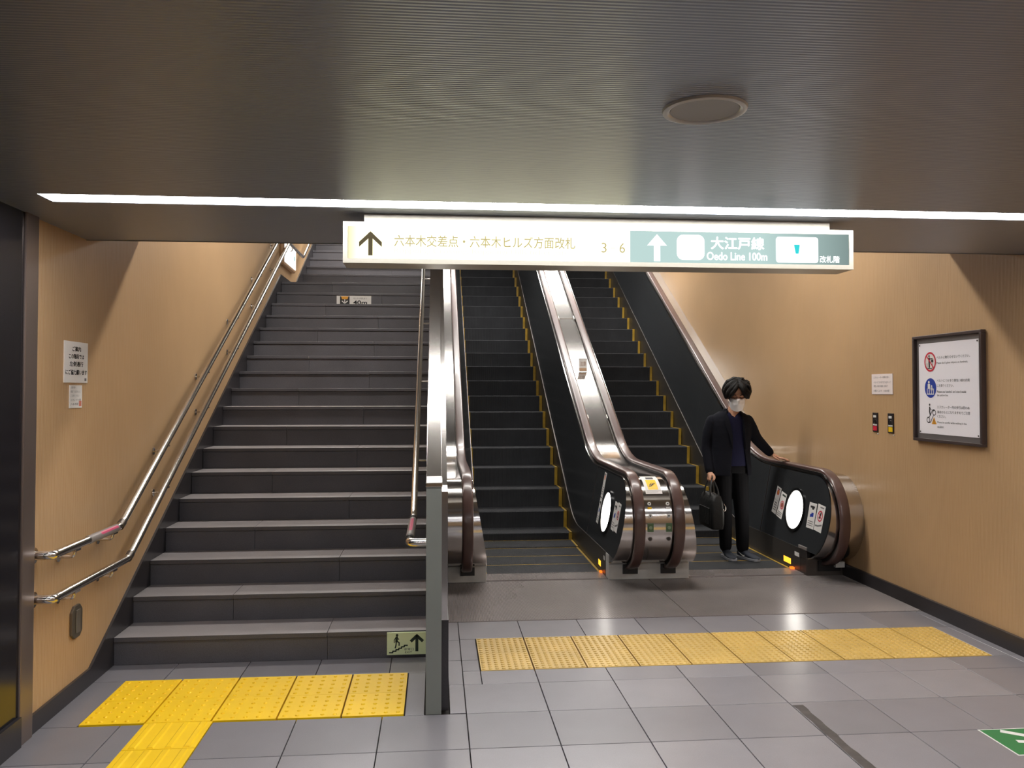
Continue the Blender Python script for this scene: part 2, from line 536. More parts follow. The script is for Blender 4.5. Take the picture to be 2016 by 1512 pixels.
# green floor sticker
gs_ = thing('floor_sticker', (2.72, 3.55, 0.0), 'green floor sticker with white arrow at the bottom right corner', 'sticker')
mb = MB(); pts = []
x0, x1, y0, y1, r = 2.467, 2.98, 3.41, 3.685, 0.02
mb.box(x0, x1, y0, y1, 0.0003, 0.0016).build('sheet', M_white, gs_)
P = Print((x0, y0, 0.0016), (1, 0, 0), (0, 1, 0), gs_, 0.0004)
P.rect('green_field', M_green, 0.007, 0.007, x1 - x0 - 0.007, y1 - y0 - 0.007)
P.line('arrow', M_white, [(0.10, 0.245), (0.30, 0.10)], 0.034, 2)
P.line('arrow', M_white, [(0.10, 0.135), (0.30, 0.10)], 0.030, 2)
P.line('arrow', M_white, [(0.30, 0.22), (0.30, 0.10)], 0.030, 2)
P.done()

# --- side walls
struct(MB().box(XL - 0.12, XL, 4.0, Y_FAR, -0.1, 9.6).build('wall_left', M_wall))
struct(MB().box(XR, XR + 0.12, -6, Y_FAR, -0.1, 9.6).build('wall_right', M_wall))
struct(MB().box(XL - 0.12, XL + 0.012, -6, 3.88, -0.1, 2.5).build('wall_near', M_pier))
struct(MB().box(XL - 0.12, XL + 0.022, 3.88, 4.0, -0.02, 2.5).build('trim_1', M_jamb, bevel=0.006))
struct(MB().box(XL - 0.3, XR + 0.3, -6.1, -6, -0.1, 2.6).build('wall_front', M_wall))
struct(MB().box(XL - 0.3, XR + 0.3, Y_FAR, Y_FAR + 0.1, 3, 9.6).build('wall_back', M_wall))
# --- skirtings
struct(MB().box(XR - 0.022, XR + 0.01, -6, 8.6, -0.01, 0.10).build('baseboard_right', M_skirting, bevel=0.004))
sl = R_ST / T_ST
yl = 10.05
poly = [(4.0, -0.02), (4.0, 0.085), (4.66, 0.088), (yl, 0.088 + (yl - 4.66) * sl), (11.05, 0.088 + (yl - 4.66) * sl)]
zz = poly[-1][1]
poly += [(16.5, zz + (16.5 - 11.05) * sl), (16.5, zz + (16.5 - 11.05) * sl - 0.9), (11.3, 2.4), (9.9, 2.3), (5.3, -0.02)]
struct(MB().prism_x(poly, XL - 0.01, XL + 0.014).build('baseboard_left', M_skirting))
struct(MB().box(XL - 0.01, XL + 0.030, -6, 3.88, -0.01, 0.13).build('baseboard_near', M_skirting))

# --- hall ceiling with slots for the light lines
STRIPS = [3.585, 0.95, -1.7, -4.35]
HW = 0.070
mb = MB()
edges = [Y_EDGE]
for y in STRIPS: edges += [y + HW, y - HW]
edges.append(-6)
for a in range(0, len(edges), 2):
    mb.box(XL, XR, edges[a + 1], edges[a], ZC, ZC + 0.08)
for y in STRIPS:
    mb.box(XL, -1.592, y - HW, y + HW, ZC, ZC + 0.08)
struct(mb.build('ceiling', M_ceil))
struct(MB().prism_x([(Y_EDGE, ZC - 0.004), (5.45, 2.575), (5.45, 4.45), (5.36, 4.45), (5.36, 2.62), (Y_EDGE, ZC + 0.08)], XL, XR).build('ceiling_soffit', M_soffit))
M_tube = glow('hall light diffuser', (0.985, 0.985, 1.0, 1), HALL_STRIP, True)
M_tube2 = glow('stair light diffuser', (1.0, 0.965, 0.915, 1), STAIR_STRIP, True)
place = ['above the hanging sign', 'over the middle of the hall', 'behind the viewer', 'at the back of the hall']
seg_words = ['left', 'middle', 'right']
for si, y in enumerate(STRIPS):
    cuts = [(-1.590, -0.445), (-0.435, 1.845), (1.855, XR - 0.005)]
    for ci, (a, b) in enumerate(cuts):
        lab = 'glowing white light line in the ceiling, %s length, %s' % (seg_words[ci], place[si]) if si == 0 else \
              'ceiling light line %s, %s length' % (place[si], seg_words[ci])
        t = thing('ceiling_light', ((a + b) / 2, y, ZC), lab, 'light', 'recessed light lines of the hall')
        MB().box(a, b, y - HW + 0.004, y + HW - 0.004, ZC + 0.004, ZC + 0.012).build('diffuser', M_tube, t)
        MB().box(a, b, y - HW - 0.001, y + HW + 0.001, ZC + 0.014, ZC + 0.078).build('housing', M_white, t)

# --- stairwell ceiling and its lights
ZU = 4.40
struct(MB().prism_x([(5.36, ZU), (11.1, ZU), (Y_FAR, ZU + (Y_FAR - 11.1) * 0.577), (Y_FAR, ZU + (Y_FAR - 11.1) * 0.577 + 0.1), (11.0, ZU + 0.1), (5.36, ZU + 0.1)], XL, XR)
       .build('ceiling_upper', mat('pale stairwell ceiling', rgb(96, 93, 90), 0.6)))
for i, (y, z, w) in enumerate([(7.0, ZU - 0.125, 'nearest'), (11.6, ZU + 0.09, 'second'), (14.7, ZU + 1.87, 'topmost')]):
    t = thing('stair_light', ((XL + XR) / 2, y, z), 'linear light on the stairwell ceiling, %s above the escalators' % w, 'light', 'linear lights above the escalators')
    MB().box(XL + 0.25, XR - 0.25, y - 0.12, y + 0.12, z - 0.03, z - 0.008).build('diffuser', M_tube2, t)
    MB().box(XL + 0.2, XR - 0.2, y - 0.14, y + 0.14, z - 0.008, z + 0.06).build('housing', M_white, t)

# ================================================================== staircase
stairs = thing('staircase', ((XL + DIV0) / 2, Y_ST, 0), 'wide dark granite staircase climbing between tan wall and steel divider', 'staircase')
SX0, SX1 = XL + 0.014, DIV0
poly = []
for k in range(1, N_STEPS + 1):
    y, z = stair_nose(k)
    poly += [(y + 0.03, z - R_ST - 0.001), (y + 0.03, z - 0.031)]
yt, zt = stair_nose(N_STEPS)
poly += [(Y_FAR - .01, zt - 0.031), (Y_FAR - .01, zt - 0.5), (11.4, stair_nose(19)[1] - 0.7), (9.9, 2.2), (6.2, -0.02), (Y_ST + 0.03, -0.02)]
MB().prism_x(poly, SX0 + 0.002, SX1 - 0.002).build('stringer', M_grout, stairs)
def stone_front(o):  # front edges take the riser colour, without the painted top light
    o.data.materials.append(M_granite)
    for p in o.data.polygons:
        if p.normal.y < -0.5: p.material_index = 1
for k in range(1, N_STEPS + 1):
    y, z = stair_nose(k)
    yn = stair_nose(k + 1)[0] if k < N_STEPS else Y_FAR - 0.03
    seams = [SX0, -0.62, SX1] if k % 2 else [SX0, -1.22, SX1]
    for a, b in zip(seams[:-1], seams[1:]):
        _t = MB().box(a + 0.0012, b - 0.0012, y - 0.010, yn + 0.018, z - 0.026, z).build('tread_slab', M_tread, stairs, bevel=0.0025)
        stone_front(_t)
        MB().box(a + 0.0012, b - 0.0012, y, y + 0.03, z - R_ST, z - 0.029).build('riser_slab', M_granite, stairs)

# --- divider wall between stairs and escalator
div = thing('divider_wall', (0, 4.1, 0), 'low divider wall with grey post front and steel coping, beside the staircase', 'divider')
g = math.tan(math.radians(30))
def divz(y): return 1.085 + max(0.0, y - 4.40) * 0.545
MB().prism_x([(4.09, 0), (4.09, 1.085), (4.40, 1.085), (15.5, divz(15.5)), (15.5, divz(15.5) - 1.6), (7.5, 0)], DIV0, DIV1).build('post_panel', M_post, div, bevel=0.002)
MB().prism_x([(4.086, 1.085), (4.40, 1.085), (15.5, divz(15.5)), (15.5, divz(15.5) + 0.02), (4.39, 1.107), (4.086, 1.107)], DIV0 - 0.003, DIV1 + 0.003).build('coping', M_steel, div, bevel=0.003)
MB().prism_x([(4.12, 0.44), (4.12, 1.06), (4.40, 1.06), (15.5, divz(15.5) - 0.03), (15.5, divz(15.5) - 1.2), (7.0, 0.44)], DIV1 + 0.0005, DIV1 + 0.030).build('side_sheet', M_steel, div)
MB().prism_x([(4.13, 0.003), (4.13, 0.438), (7.0, 0.438), (7.0, 0.003)], DIV1 + 0.0005, DIV1 + 0.034).build('side_skirting', M_skirting, div)

# ================================================================== stair handrails
def rail_z(y, z0, ys):
    if y < ys: return z0
    return z0 + min(y - ys, 5.15) * sl + max(0, y - 11.2) * sl
def arc_path(pts, rad=0.05, n=5):
    out = [Vector(pts[0])]
    for a, b, c in zip(pts[:-2], pts[1:-1], pts[2:]):
        a, b, c = Vector(a), Vector(b), Vector(c)
        r = min(rad, (a - b).length * 0.45, (c - b).length * 0.45)
        p, q = b + (a - b).normalized() * r, b + (c - b).normalized() * r
        for k in range(n + 1):
            t = k / n
            out.append(p * (1 - t) ** 2 + b * 2 * t * (1 - t) + q * t * t)
    out.append(Vector(pts[-1]))
    return out
def wall_rail(label, z0, ys, word):
    xr = XL + 0.085
    t = thing('stair_handrail', (xr, 4.05, z0), label, 'handrail', 'steel handrails along the left wall')
    ye = ys + 5.15
    pts = [(XL + 0.004, 4.03, z0), (xr, 4.03, z0), (xr, ys, z0), (xr, ye, rail_z(ye, z0, ys)), (xr, 11.2, rail_z(ye, z0, ys)), (xr, 14.5, rail_z(14.5, z0, ys))]
    MB().tube(arc_path(pts, 0.06), 0.0205, 14).build('rail', M_steel_p, t, smooth=1.0)
    MB().disc_prism((XL + 0.001, 4.03, z0), (0, 1, 0), (0, 0, 1), 0.036, 0.006).build('wall_flange', M_steel_p, t, smooth=0.6)
    for y in (4.28, 4.76, 5.65, 6.6, 7.55, 8.5, 9.45, 10.4, 12.2, 13.5):
        z = rail_z(y, z0, ys)
        mb = MB().tube(arc_path([(XL, y, z - 0.055), (xr - 0.01, y, z - 0.055), (xr, y, z - 0.012)], 0.03, 4), 0.0075, 8)
        mb.disc_prism((XL + 0.0005, y, z - 0.055), (0, 1, 0), (0, 0, 1), 0.024, 0.006, 16)
        mb.box(xr - 0.012, xr + 0.012, y - 0.03, y + 0.03, z - 0.026, z - 0.016)
        mb.build('bracket', M_steel_p, t, smooth=0.6)
    MB().tube([(xr, ys - 0.015, z0), (xr, ys + 0.03, z0 + 0.018)], 0.0235, 14).build('joint_collar', M_steel_d, t, smooth=1.0)
    return t, xr
t, xr = wall_rail('upper steel handrail on the left wall with pink banded lower end', 0.80, 4.86, 'upper')
MB().tube([(xr, 4.42, 0.80), (xr, 4.80, 0.80)], 0.0222, 14).build('braille_sleeve', M_sleeve, t, smooth=1.0)
MB().add([(xr + 0.0225 * math.cos(a), y, 0.80 + 0.0225 * math.sin(a)) for y in (4.55, 4.78) for a in (0.35, 0.7, 1.05)], [(0, 1, 4, 3), (1, 2, 5, 4)]).build('pink_band', M_pinkband, t)
wall_rail('lower steel handrail on the left wall below the banded one', 0.60, 4.99, 'lower')
# rail beside the divider
xr = -0.130
t = thing('stair_handrail', (xr, 4.2, 0.8), 'steel stair handrail fixed to the divider beside the escalators', 'handrail')
pts = [(DIV0, 4.21, 0.80), (xr, 4.21, 0.80), (xr, 5.02, 0.80), (xr, 10.1, 0.80 + 5.08 * 0.535), (xr, 11.3, 0.80 + 5.08 * 0.535), (xr, 14.6, 0.80 + 8.3 * 0.53)]
MB().tube(arc_path(pts, 0.06), 0.0205, 14).build('rail', M_steel_p, t, smooth=1.0)
MB().tube([(xr, 4.32, 0.80), (xr, 4.93, 0.80)], 0.0222, 14).build('braille_sleeve', M_sleeve, t, smooth=1.0)
MB().add([(xr + 0.0226 * math.cos(a), y, 0.80 + 0.0226 * math.sin(a)) for y in (4.45, 4.86) for a in (1.2, 1.6, 2.0)], [(0, 1, 4, 3), (1, 2, 5, 4)]).build('pink_band', M_pinkband, t)
for y in (4.95, 4.29):
    MB().tube([(xr, y, 0.80), (xr, y + 0.045, 0.80)], 0.0235, 14).build('joint_collar', M_black, t, smooth=1.0)
for y in (5.65, 6.65, 7.65, 8.65, 9.65):
    z = 0.80 + (y - 5.02) * 0.535
    mb = MB().tube(arc_path([(DIV0, y, z - 0.05), (xr + 0.01, y, z - 0.05), (xr, y, z - 0.012)], 0.03, 4), 0.0075, 8)
    mb.disc_prism((DIV0 - 0.006, y, z - 0.05), (0, 1, 0), (0, 0, 1), 0.022, 0.006, 16)
    mb.build('bracket', M_steel_p, t, smooth=0.6)

# ================================================================== escalators
G30 = math.radians(30)
CN = (6.87, 0.49)              # centre of the newel's curve
RN = 0.385
def fillet_chain(y_flat0, z_flat, y_hit, rb, y_end, n=14):
    """flat run, then a concave curve into the 30 degree climb"""
    T = rb * math.tan(G30 / 2)
    out = [(y_flat0, z_flat)]
    m = 4
    for k in range(1, m): out.append((y_flat0 + (y_hit - T - y_flat0) * k / m, z_flat))
    for k in range(n + 1):
        a = G30 * k / n
        out.append((y_hit - T + rb * math.sin(a), z_flat + rb * (1 - math.cos(a))))
    y1, z1 = out[-1]
    for k in range(1, 9):
        y = y1 + (y_end - y1) * k / 8
        out.append((y, z1 + (y - y1) * math.tan(G30)))
    return out
def rail_chain():
    out = []
    for k in range(25):
        a = math.radians(-78 - k * (282 - 90 - 0) / 24.0) if False else math.radians(282 - (282 - 90) * k / 24.0)
        out.append((CN[0] + RN * math.cos(a), CN[1] + RN * math.sin(a)))
    return out + fillet_chain(CN[0], CN[1] + RN, 8.33, 1.5, 17.3)[1:]
RAIL = rail_chain()
def normals(ch):
    ns = []
    for i in range(len(ch)):
        a, b = ch[max(i - 1, 0)], ch[min(i + 1, len(ch) - 1)]
        ty, tz = b[0] - a[0], b[1] - a[1]
        l = math.hypot(ty, tz)
        ns.append((-tz / l, ty / l))
    return ns
def offset(ch, d):
    return [(p[0] + n[0] * d, p[1] + n[1] * d) for p, n in zip(ch, normals(ch))]
SKIRT = fillet_chain(6.842, 0.205, 8.60, 1.1, 17.3)
def interp(ch, y):
    for a, b in zip(ch[:-1], ch[1:]):
        if a[0] <= y <= b[0]: return a[1] + (b[1] - a[1]) * (y - a[0]) / max(b[0] - a[0], 1e-6)
    return ch[-1][1]
NOSES = [(7.52, 0.0), (7.90, 0.0), (8.29, 0.012), (8.66, 0.085), (9.005, 0.258), (9.35, 0.456)]
while NOSES[-1][0] < 16.9:
    NOSES.append((NOSES[-1][0] + 0.355, NOSES[-1][1] + 0.205))

def sweep_x(ch, sec, name, m, parent, smooth=0.7):
    """sweep a closed section (x, n) along a (y, z) chain"""
    ns = normals(ch)
    vs, fs = [], []
    k = len(sec)
    for (y, z), (ny, nz) in zip(ch, ns):
        for x, d in sec: vs.append((x, y + ny * d, z + nz * d))
    for i in range(len(ch) - 1):
        for j in range(k):
            j2 = (j + 1) % k
            fs.append((i * k + j, i * k + j2, (i + 1) * k + j2, (i + 1) * k + j))
    fs.append(tuple(range(k - 1, -1, -1))); fs.append(tuple((len(ch) - 1) * k + j for j in range(k)))
    return MB().add(vs, fs).build(name, m, parent, smooth=smooth)
def handrail(xc, parent):
    w, h = 0.0425, 0.019
    sec = []
    for k in range(20):
        a = 2 * math.pi * k / 20
        ca, sa = math.cos(a), math.sin(a)
        sec.append((xc + w * math.copysign(abs(ca) ** 0.55, ca), h * math.copysign(abs(sa) ** 0.7, sa)))
    sweep_x(RAIL, sec, 'handrail', M_rubber, parent, 1.0)
    sweep_x(RAIL[1:], [(xc - 0.026, -0.034), (xc + 0.026, -0.034), (xc + 0.026, -0.012), (xc - 0.026, -0.012)], 'rail_guide', M_black, parent)
LEAN = 0.118                     # the black side panels lean outwards towards the handrail
def lean(y, z):
    """how far the side panel has leaned in at this point"""
    if y < 7.45:
        lo, hi = 0.205, 0.875
    else:
        lo, hi = interp(SKIRT, y), interp(RAIL[24:], y)
    return 0.005 + LEAN * max(0.0, min(1.0, (z - lo) / (hi - lo)))
def cladding(xl, xr, parent):
    """brushed steel wrapped over the top and round front; xl, xr: side lines, which may lean"""
    ns = normals(RAIL)
    vs, fs = [], []
    for (y, z), (ny, nz) in zip(RAIL, ns):
        for which, d in ((0, -0.045), (1, -0.045), (1, -0.032), (0, -0.032)):
            p = (y + ny * d, z + nz * d)
            vs.append(((xr if which else xl)(*p), p[0], p[1]))
    for i in range(len(RAIL) - 1):
        for j in range(4):
            j2 = (j + 1) % 4
            fs.append((i * 4 + j, i * 4 + j2, i * 4 + 4 + j2, i * 4 + 4 + j))
    fs.append((0, 1, 2, 3)); k = 4 * (len(RAIL) - 1); fs.append((k, k + 1, k + 2, k + 3))
    return MB().add(vs, fs).build('newel_cladding', M_steel, parent, smooth=0.5)
def side_panel(x_of, parent, thick):
    """black infill between skirting and handrail, in lengths with open joints; x_of(y, z) gives its outer face"""
    top = offset(RAIL, -0.040)
    for ya, yb in [(None, 7.86), (7.863, 9.9), (9.903, 12.2), (12.203, 14.5), (14.503, 17.25)]:
        mb = MB()
        if ya is None:
            up = [p for i, p in enumerate(top) if p[0] < yb and p[1] > 0.21]
            poly = up + [(yb, interp(top[24:], yb)), (yb, 0.207), (up[0][0] + 0.01, 0.207)]
            n = len(poly)
            vs = [(x_of(y, z), y, z) for y, z in poly] + [(x_of(y, z) + thick, y, z) for y, z in poly]
            mb.add(vs, [tuple(range(n)), tuple(range(2 * n - 1, n - 1, -1))] + [(i, i + n, (i + 1) % n + n, (i + 1) % n) for i in range(n)])
        else:
            n = max(4, int((yb - ya) / 0.13)); vs = []
            for k in range(n + 1):
                y = ya + (yb - ya) * k / n
                for e in (0, thick):
                    for j in range(4):
                        z0, z1 = interp(SKIRT, y) + 0.002, interp(top[24:], y)
                        z = z0 + (z1 - z0) * j / 3
                        vs.append((x_of(y, z) + e, y, z))
            fs = []
            for k in range(n):
                q = 8 * k
                for j in range(3):
                    fs.append((q + j, q + j + 1, q + j + 9, q + j + 8)); fs.append((q + 4 + j, q + 5 + j, q + 13 + j, q + 12 + j))
                fs.append((q, q + 4, q + 12, q + 8)); fs.append((q + 3, q + 7, q + 15, q + 11))
            for q in (0, 8 * n): fs.append((q, q + 1, q + 2, q + 3, q + 7, q + 6, q + 5, q + 4))
            mb.add(vs, fs)
        mb.build('balustrade_panel', M_panel, parent, smooth=0.6)
    sg_ = -0.0015 if thick > 0 else 0.0015
    z0, z1 = interp(SKIRT, 7.86), interp(top[24:], 7.86)
    MB().add([(x_of(y, z) + e, y, z) for e in (sg_, thick * 0.5) for y, z in ((7.855, z0), (7.868, z0), (7.868, z1), (7.855, z1))],
             [(0, 1, 2, 3), (4, 5, 6, 7), (0, 1, 5, 4), (1, 2, 6, 5), (2, 3, 7, 6), (3, 0, 4, 7)]).build('panel_joint', M_steel_d, parent)
def skirt(x0, x1, parent):
    lo = [(17.3, NOSES[-1][1] - 0.3), (10.0, 0.45), (9.0, -0.1), (8.4, -0.2), (6.96, -0.015), (6.96, 0.205)]
    MB().prism_x([p for p in SKIRT if p[0] > 6.96] + lo, x0, x1).build('skirt_panel', M_skirt, parent)
    sweep_x([(6.96, 0.205)] + [p for p in SKIRT if p[0] > 6.96], [(x0, -0.001), (x1, -0.001), (x1, 0.004), (x0, 0.004)], 'skirt_edge', M_steel_d, parent)
def esc_steps(x0, x1, parent):
    g = 0.004
    ys0 = 7.125
    allp = [(ys0, 0.0)] + NOSES
    for i, (y, z) in enumerate(allp):
        yn = allp[i + 1][0] if i + 1 < len(allp) else y + 0.36
        zp = allp[i - 1][1] if i else z - 0.02
        mb = MB()
        n = 8                                  # gently bowed riser
        ch = [(y + 0.0015, z - 0.012), (y + 0.006, z - 0.001)]
        h = max(0.03, z - zp + 0.02)
        poly = [(yn + 0.02, z), (y + 0.010, z), (y + 0.002, z - 0.006)]
        for k in range(1, n + 1):
            t = k / n
            poly.append((y + 0.002 + 0.016 * math.sin(t * math.pi / 2) * min(1, h / 0.2), z - 0.006 - (h - 0.006) * t))
        poly.append((yn + 0.02, z - h))
        st = mb.prism_x(poly, x0 + g, x1 - g).build('step', M_step, parent)
        for a, b, wv in ((x0 + g, x0 + g + 0.020, 0.024), (x1 - g - 0.020, x1 - g, -0.034)):
            e = MB()
            e.box(a, b, y - 0.0015, yn + 0.004, z - 0.002, z + 0.0025)
            if z - zp > 0.03:
                a2, b2 = (a, a + wv) if wv > 0 else (b + wv, b)
                q = [(y - 0.0015, z + 0.0025)] + [(p[0] - 0.0035, p[1]) for p in poly[2:-1]] + [(p[0] + 0.002, p[1]) for p in reversed(poly[2:-1])]
                e.prism_x(q, a2, b2)
            e.build('yellow_edge', M_edge, st)
        if z - zp <= 0.03:
            MB().box(x0 + 0.03, x1 - 0.03, yn - 0.016, yn - 0.006, z - 0.002, z + 0.0012).build('yellow_line', M_edge, st)
    MB().box(x0, x1, 6.9, 17.0, -0.5, -0.3).build('truss_floor', M_black, parent)
    # comb plate
    c = ribbed_plate('comb_plate', x0 + 0.002, x1 - 0.002, 6.868, 7.11, -0.02, 0.012, parent, 0.0105, M_plate, 0.004)
    mb = MB()
    n = int((x1 - x0) / 0.0125)
    for k in range(n):
        a = x0 + 0.004 + k * (x1 - x0 - 0.008) / n
        mb.add([(a, 7.11, 0.012), (a + 0.006, 7.11, 0.012), (a + 0.005, 7.145, 0.004), (a + 0.001, 7.145, 0.004), (a, 7.11, -0.004), (a + 0.006, 7.11, -0.004)],
               [(0, 1, 2, 3), (0, 3, 4), (1, 5, 2), (4, 3, 2, 5), (0, 4, 5, 1)])
    mb.build('comb_teeth', mat('worn comb metal', rgb(140, 130, 112), 0.45, 0.6), c)
M_newlamp = glow('newel lamp glow', (1.0, 0.95, 0.86, 1), NEWEL_LAMP, True)
M_amber = glow('amber step light', (1.0, 0.42, 0.03, 1), 2.2)
M_amber2 = glow('red orange comb light', (1.0, 0.16, 0.015, 1), 2.0)
LT = math.atan(LEAN / 0.67)
def newel_lamp(xs, parent):
    """round lamp in the newel's leaning side"""
    u, v = Vector((0, -1, 0)), Vector((math.sin(LT), 0, math.cos(LT)))
    n = u.cross(v)
    c = Vector((xs + lean(7.18, 0.505), 7.18, 0.505))
    r = MB().ring(c, u, v, 0.168, 0.190, 0.012).build('lamp_rim', mat('black lamp rim', rgb(40, 40, 42), 0.2, 0.6), parent, smooth=0.6)
    MB().disc_prism(c + n * 0.001, u, v, 0.168, 0.008, 36, 0.160).build('lamp_lens', M_newlamp, r, smooth=0.6)
def sticker(xs, yc, zc, w, h, parent, kind, turn=0.0):
    """printed card on the leaning side, turned by some degrees"""
    a = math.radians(turn)
    u0, v0 = Vector((0, -1, 0)), Vector((math.sin(LT), 0, math.cos(LT)))
    n = u0.cross(v0)
    u, v = u0 * math.cos(a) - v0 * math.sin(a), u0 * math.sin(a) + v0 * math.cos(a)
    o = Vector((xs + lean(7.2, zc), yc, zc)) - u * w / 2 - v * h / 2 + n * 0.0006
    s = MB().add([o + u * p + v * q + n * e for e in (0, 0.0012) for p, q in ((0, 0), (w, 0), (w, h), (0, h))],
                 [(0, 1, 2, 3), (4, 5, 6, 7), (0, 1, 5, 4), (1, 2, 6, 5), (2, 3, 7, 6), (3, 0, 4, 7)]).build('sticker', M_paper, parent)
    P = Print(o + n * 0.0012, u, v, s, 0.0005)
    w, h = w, h
    if kind == 'tall':
        P.disc('pictogram', M_red, w * .5, h * .80, w * .26); P.disc('symbol', M_orange, w * .5, h * .80, w * .16, 2)
        P.rect('lettering', M_grey, w * .2, h * .90, w * .8, h * .95)
        for k in range(4): P.rect('lettering', M_grey, w * .2, h * (.12 + .09 * k), w * .8, h * (.155 + .09 * k))
        P.rect('rule', M_ink, 0, h * .5, w, h * .506); P.ring('pictogram2', M_grey, w * .5, h * .30, w * .2, w * .24)
    elif kind == 'person':
        P.rect('hat', M_ink, w * .2, h * .80, w * .8, h * .88); P.rect('brim', M_ink, w * .45, h * .74, w * .7, h * .8)
        P.rect('figure', M_blue, w * .45, h * .46, w * .75, h * .62); P.rect('figure', M_blue, w * .3, h * .44, w * .45, h * .56)
        for k in range(3): P.rect('lettering', M_grey, w * .12, h * (.1 + .08 * k), w * .85, h * (.13 + .08 * k))
    elif kind == 'ban':
        P.rect('lettering', M_grey, w * .35, h * .88, w * .85, h * .93)
        P.ring('prohibition_ring', M_red, w * .52, h * .58, w * .26, w * .34)
        P.line('figure', M_ink, [(w * .45, h * .50), (w * .56, h * .66)], w * .16); P.disc('figure', M_ink, w * .56, h * .69, w * .07)
        P.line('prohibition_bar', M_red, [(w * .32, h * .66), (w * .72, h * .50)], w * .07, 2)
        P.line('escalator_line', M_grey, [(w * .1, h * .18), (w * .45, h * .20), (w * .9, h * .28)], h * .06)
    elif kind == 'foot':
        P.rect('lettering', M_dgreen, w * .3, h * .86, w * .9, h * .93)
        P.ring('prohibition_ring', M_red, w * .6, h * .52, w * .24, w * .32)
        P.disc('figure', mat('brown red print', rgb(150, 70, 50), .5), w * .6, h * .52, w * .2)
        for k in range(3): P.rect('lettering', M_grey, w * .12, h * (.06 + .07 * k), w * .85, h * (.085 + .07 * k))
    for q in P.done():
        if q.name.startswith('lettering'): q['kind'] = 'stuff'
    return s

# ---- left escalator
escL = thing('escalator', (0.91, 6.9, 0), 'empty left escalator with black steps beside the staircase divider', 'escalator', 'escalators')
X0, X1 = 0.41, 1.41
esc_steps(X0, X1, escL)
skirt(X0 - 0.04, X0, escL)
cladding(lambda y, z: 0.068, lambda y, z: 0.41 - lean(y, z), escL)
side_panel(lambda y, z: 0.41 - lean(y, z), escL, -0.004)
handrail(0.248, escL)
MB().box(0.070, 0.41, 6.842, 6.958, 0.003, 0.135).build('newel_base', M_base, escL, bevel=0.003)
MB().prism_x([(6.98, 0.136), (7.6, 0.136), (17.3, 5.3), (17.3, 5.9), (9.2, 1.25), (8.2, 0.80), (6.98, 0.80)], 0.069, 0.085).build('outer_panel', M_steel_d, escL)
MB().box(0.20, 0.315, 6.828, 6.842, 0.060, 0.125).build('rail_inlet', M_black, escL)

# ---- right escalator
escR = thing('escalator', (2.59, 6.9, 0), 'right escalator with a masked man riding down, beside the tan wall', 'escalator', 'escalators')
X0, X1 = 2.087, 3.09
esc_steps(X0, X1, escR)
skirt(X1, X1 + 0.04, escR)
cladding(lambda y, z: X1 + lean(y, z), lambda y, z: XR - 0.001, escR)
side_panel(lambda y, z: X1 + lean(y, z), escR, 0.004)
handrail(3.255, escR)
newel_lamp(3.09, escR)
sticker(3.09, 7.475, 0.505, 0.125, 0.235, escR, 'foot', 10); sticker(3.09, 7.60, 0.535, 0.100, 0.25, escR, 'tall', 10)
sticker(3.09, 6.855, 0.500, 0.135, 0.215, escR, 'person', 0); sticker(3.09, 6.705, 0.500, 0.135, 0.220, escR, 'ban', 4)
MB().box(3.0885, 3.09, 7.15, 7.30, 0.036, 0.085).build('step_light', M_amber, escR)
MB().box(3.055, 3.084, 7.06, 7.10, 0.0125, 0.028).build('comb_light', M_amber2, escR)
MB().box(3.0892, 3.09, 6.98, 7.07, 0.13, 0.165).build('maker_plate', M_white, escR)
MB().box(3.090, 3.120, 6.842, 7.0, 0.209, 0.235).build('rail_clip', M_sleeve, escR, bevel=0.003)
MB().box(3.09, 3.408, 6.842, 6.958, 0.003, 0.135).build('newel_base', M_steel_d, escR, bevel=0.003)
MB().box(3.09, 3.13, 6.842, 6.96, 0.136, 0.205).build('base_corner', M_steel_d, escR, bevel=0.003)
MB().box(3.19, 3.38, 6.826, 6.842, 0.040, 0.125).build('rail_inlet', M_black, escR)
MB().box(3.32, 3.40, 6.79, 6.826, 0.075, 0.125).build('junction_box', M_base, escR, bevel=0.004)

# ---- steel balustrade between the two
bal = thing('escalator_balustrade', (1.75, 6.85, 0), 'steel balustrade with rounded newel and two handrails between the escalators', 'balustrade')
skirt(1.41, 1.45, bal); skirt(2.047, 2.087, bal)
cladding(lambda y, z: 1.41 + lean(y, z), lambda y, z: 2.087 - lean(y, z), bal)
side_panel(lambda y, z: 1.41 + lean(y, z), bal, 0.004)
side_panel(lambda y, z: 2.087 - lean(y, z), bal, -0.004)
handrail(1.590, bal); handrail(1.907, bal)
newel_lamp(1.41, bal)
sticker(1.41, 7.49, 0.475, 0.085, 0.225, bal, 'person', 4); sticker(1.41, 7.475, 0.705, 0.085, 0.225, bal, 'tall', 4)
sticker(1.41, 6.755, 0.520, 0.110, 0.235, bal, 'ban', 3); sticker(1.41, 6.870, 0.515, 0.110, 0.235, bal, 'person', 3)
MB().box(1.4085, 1.41, 7.16, 7.26, 0.045, 0.092).build('step_light', M_amber, bal)
MB().box(1.4092, 1.41, 6.98, 7.04, 0.13, 0.165).build('maker_plate', M_white, bal)
MB().box(1.412, 2.085, 6.842, 6.958, 0.003, 0.135).build('newel_base', M_base, bal, bevel=0.003)
MB().box(1.412, 1.452, 6.842, 6.96, 0.136, 0.205).build('base_corner', M_base, bal, bevel=0.003)
MB().box(2.045, 2.085, 6.842, 6.96, 0.136, 0.205).build('base_corner', M_base, bal, bevel=0.003)
for a in (1.590, 1.907):
    MB().box(a - 0.062, a + 0.062, 6.826, 6.842, 0.050, 0.125).build('rail_inlet', M_black, bal)
MB().box(1.385, 1.404, 7.06, 7.10, 0.0125, 0.026).build('comb_light', M_amber2, escL)
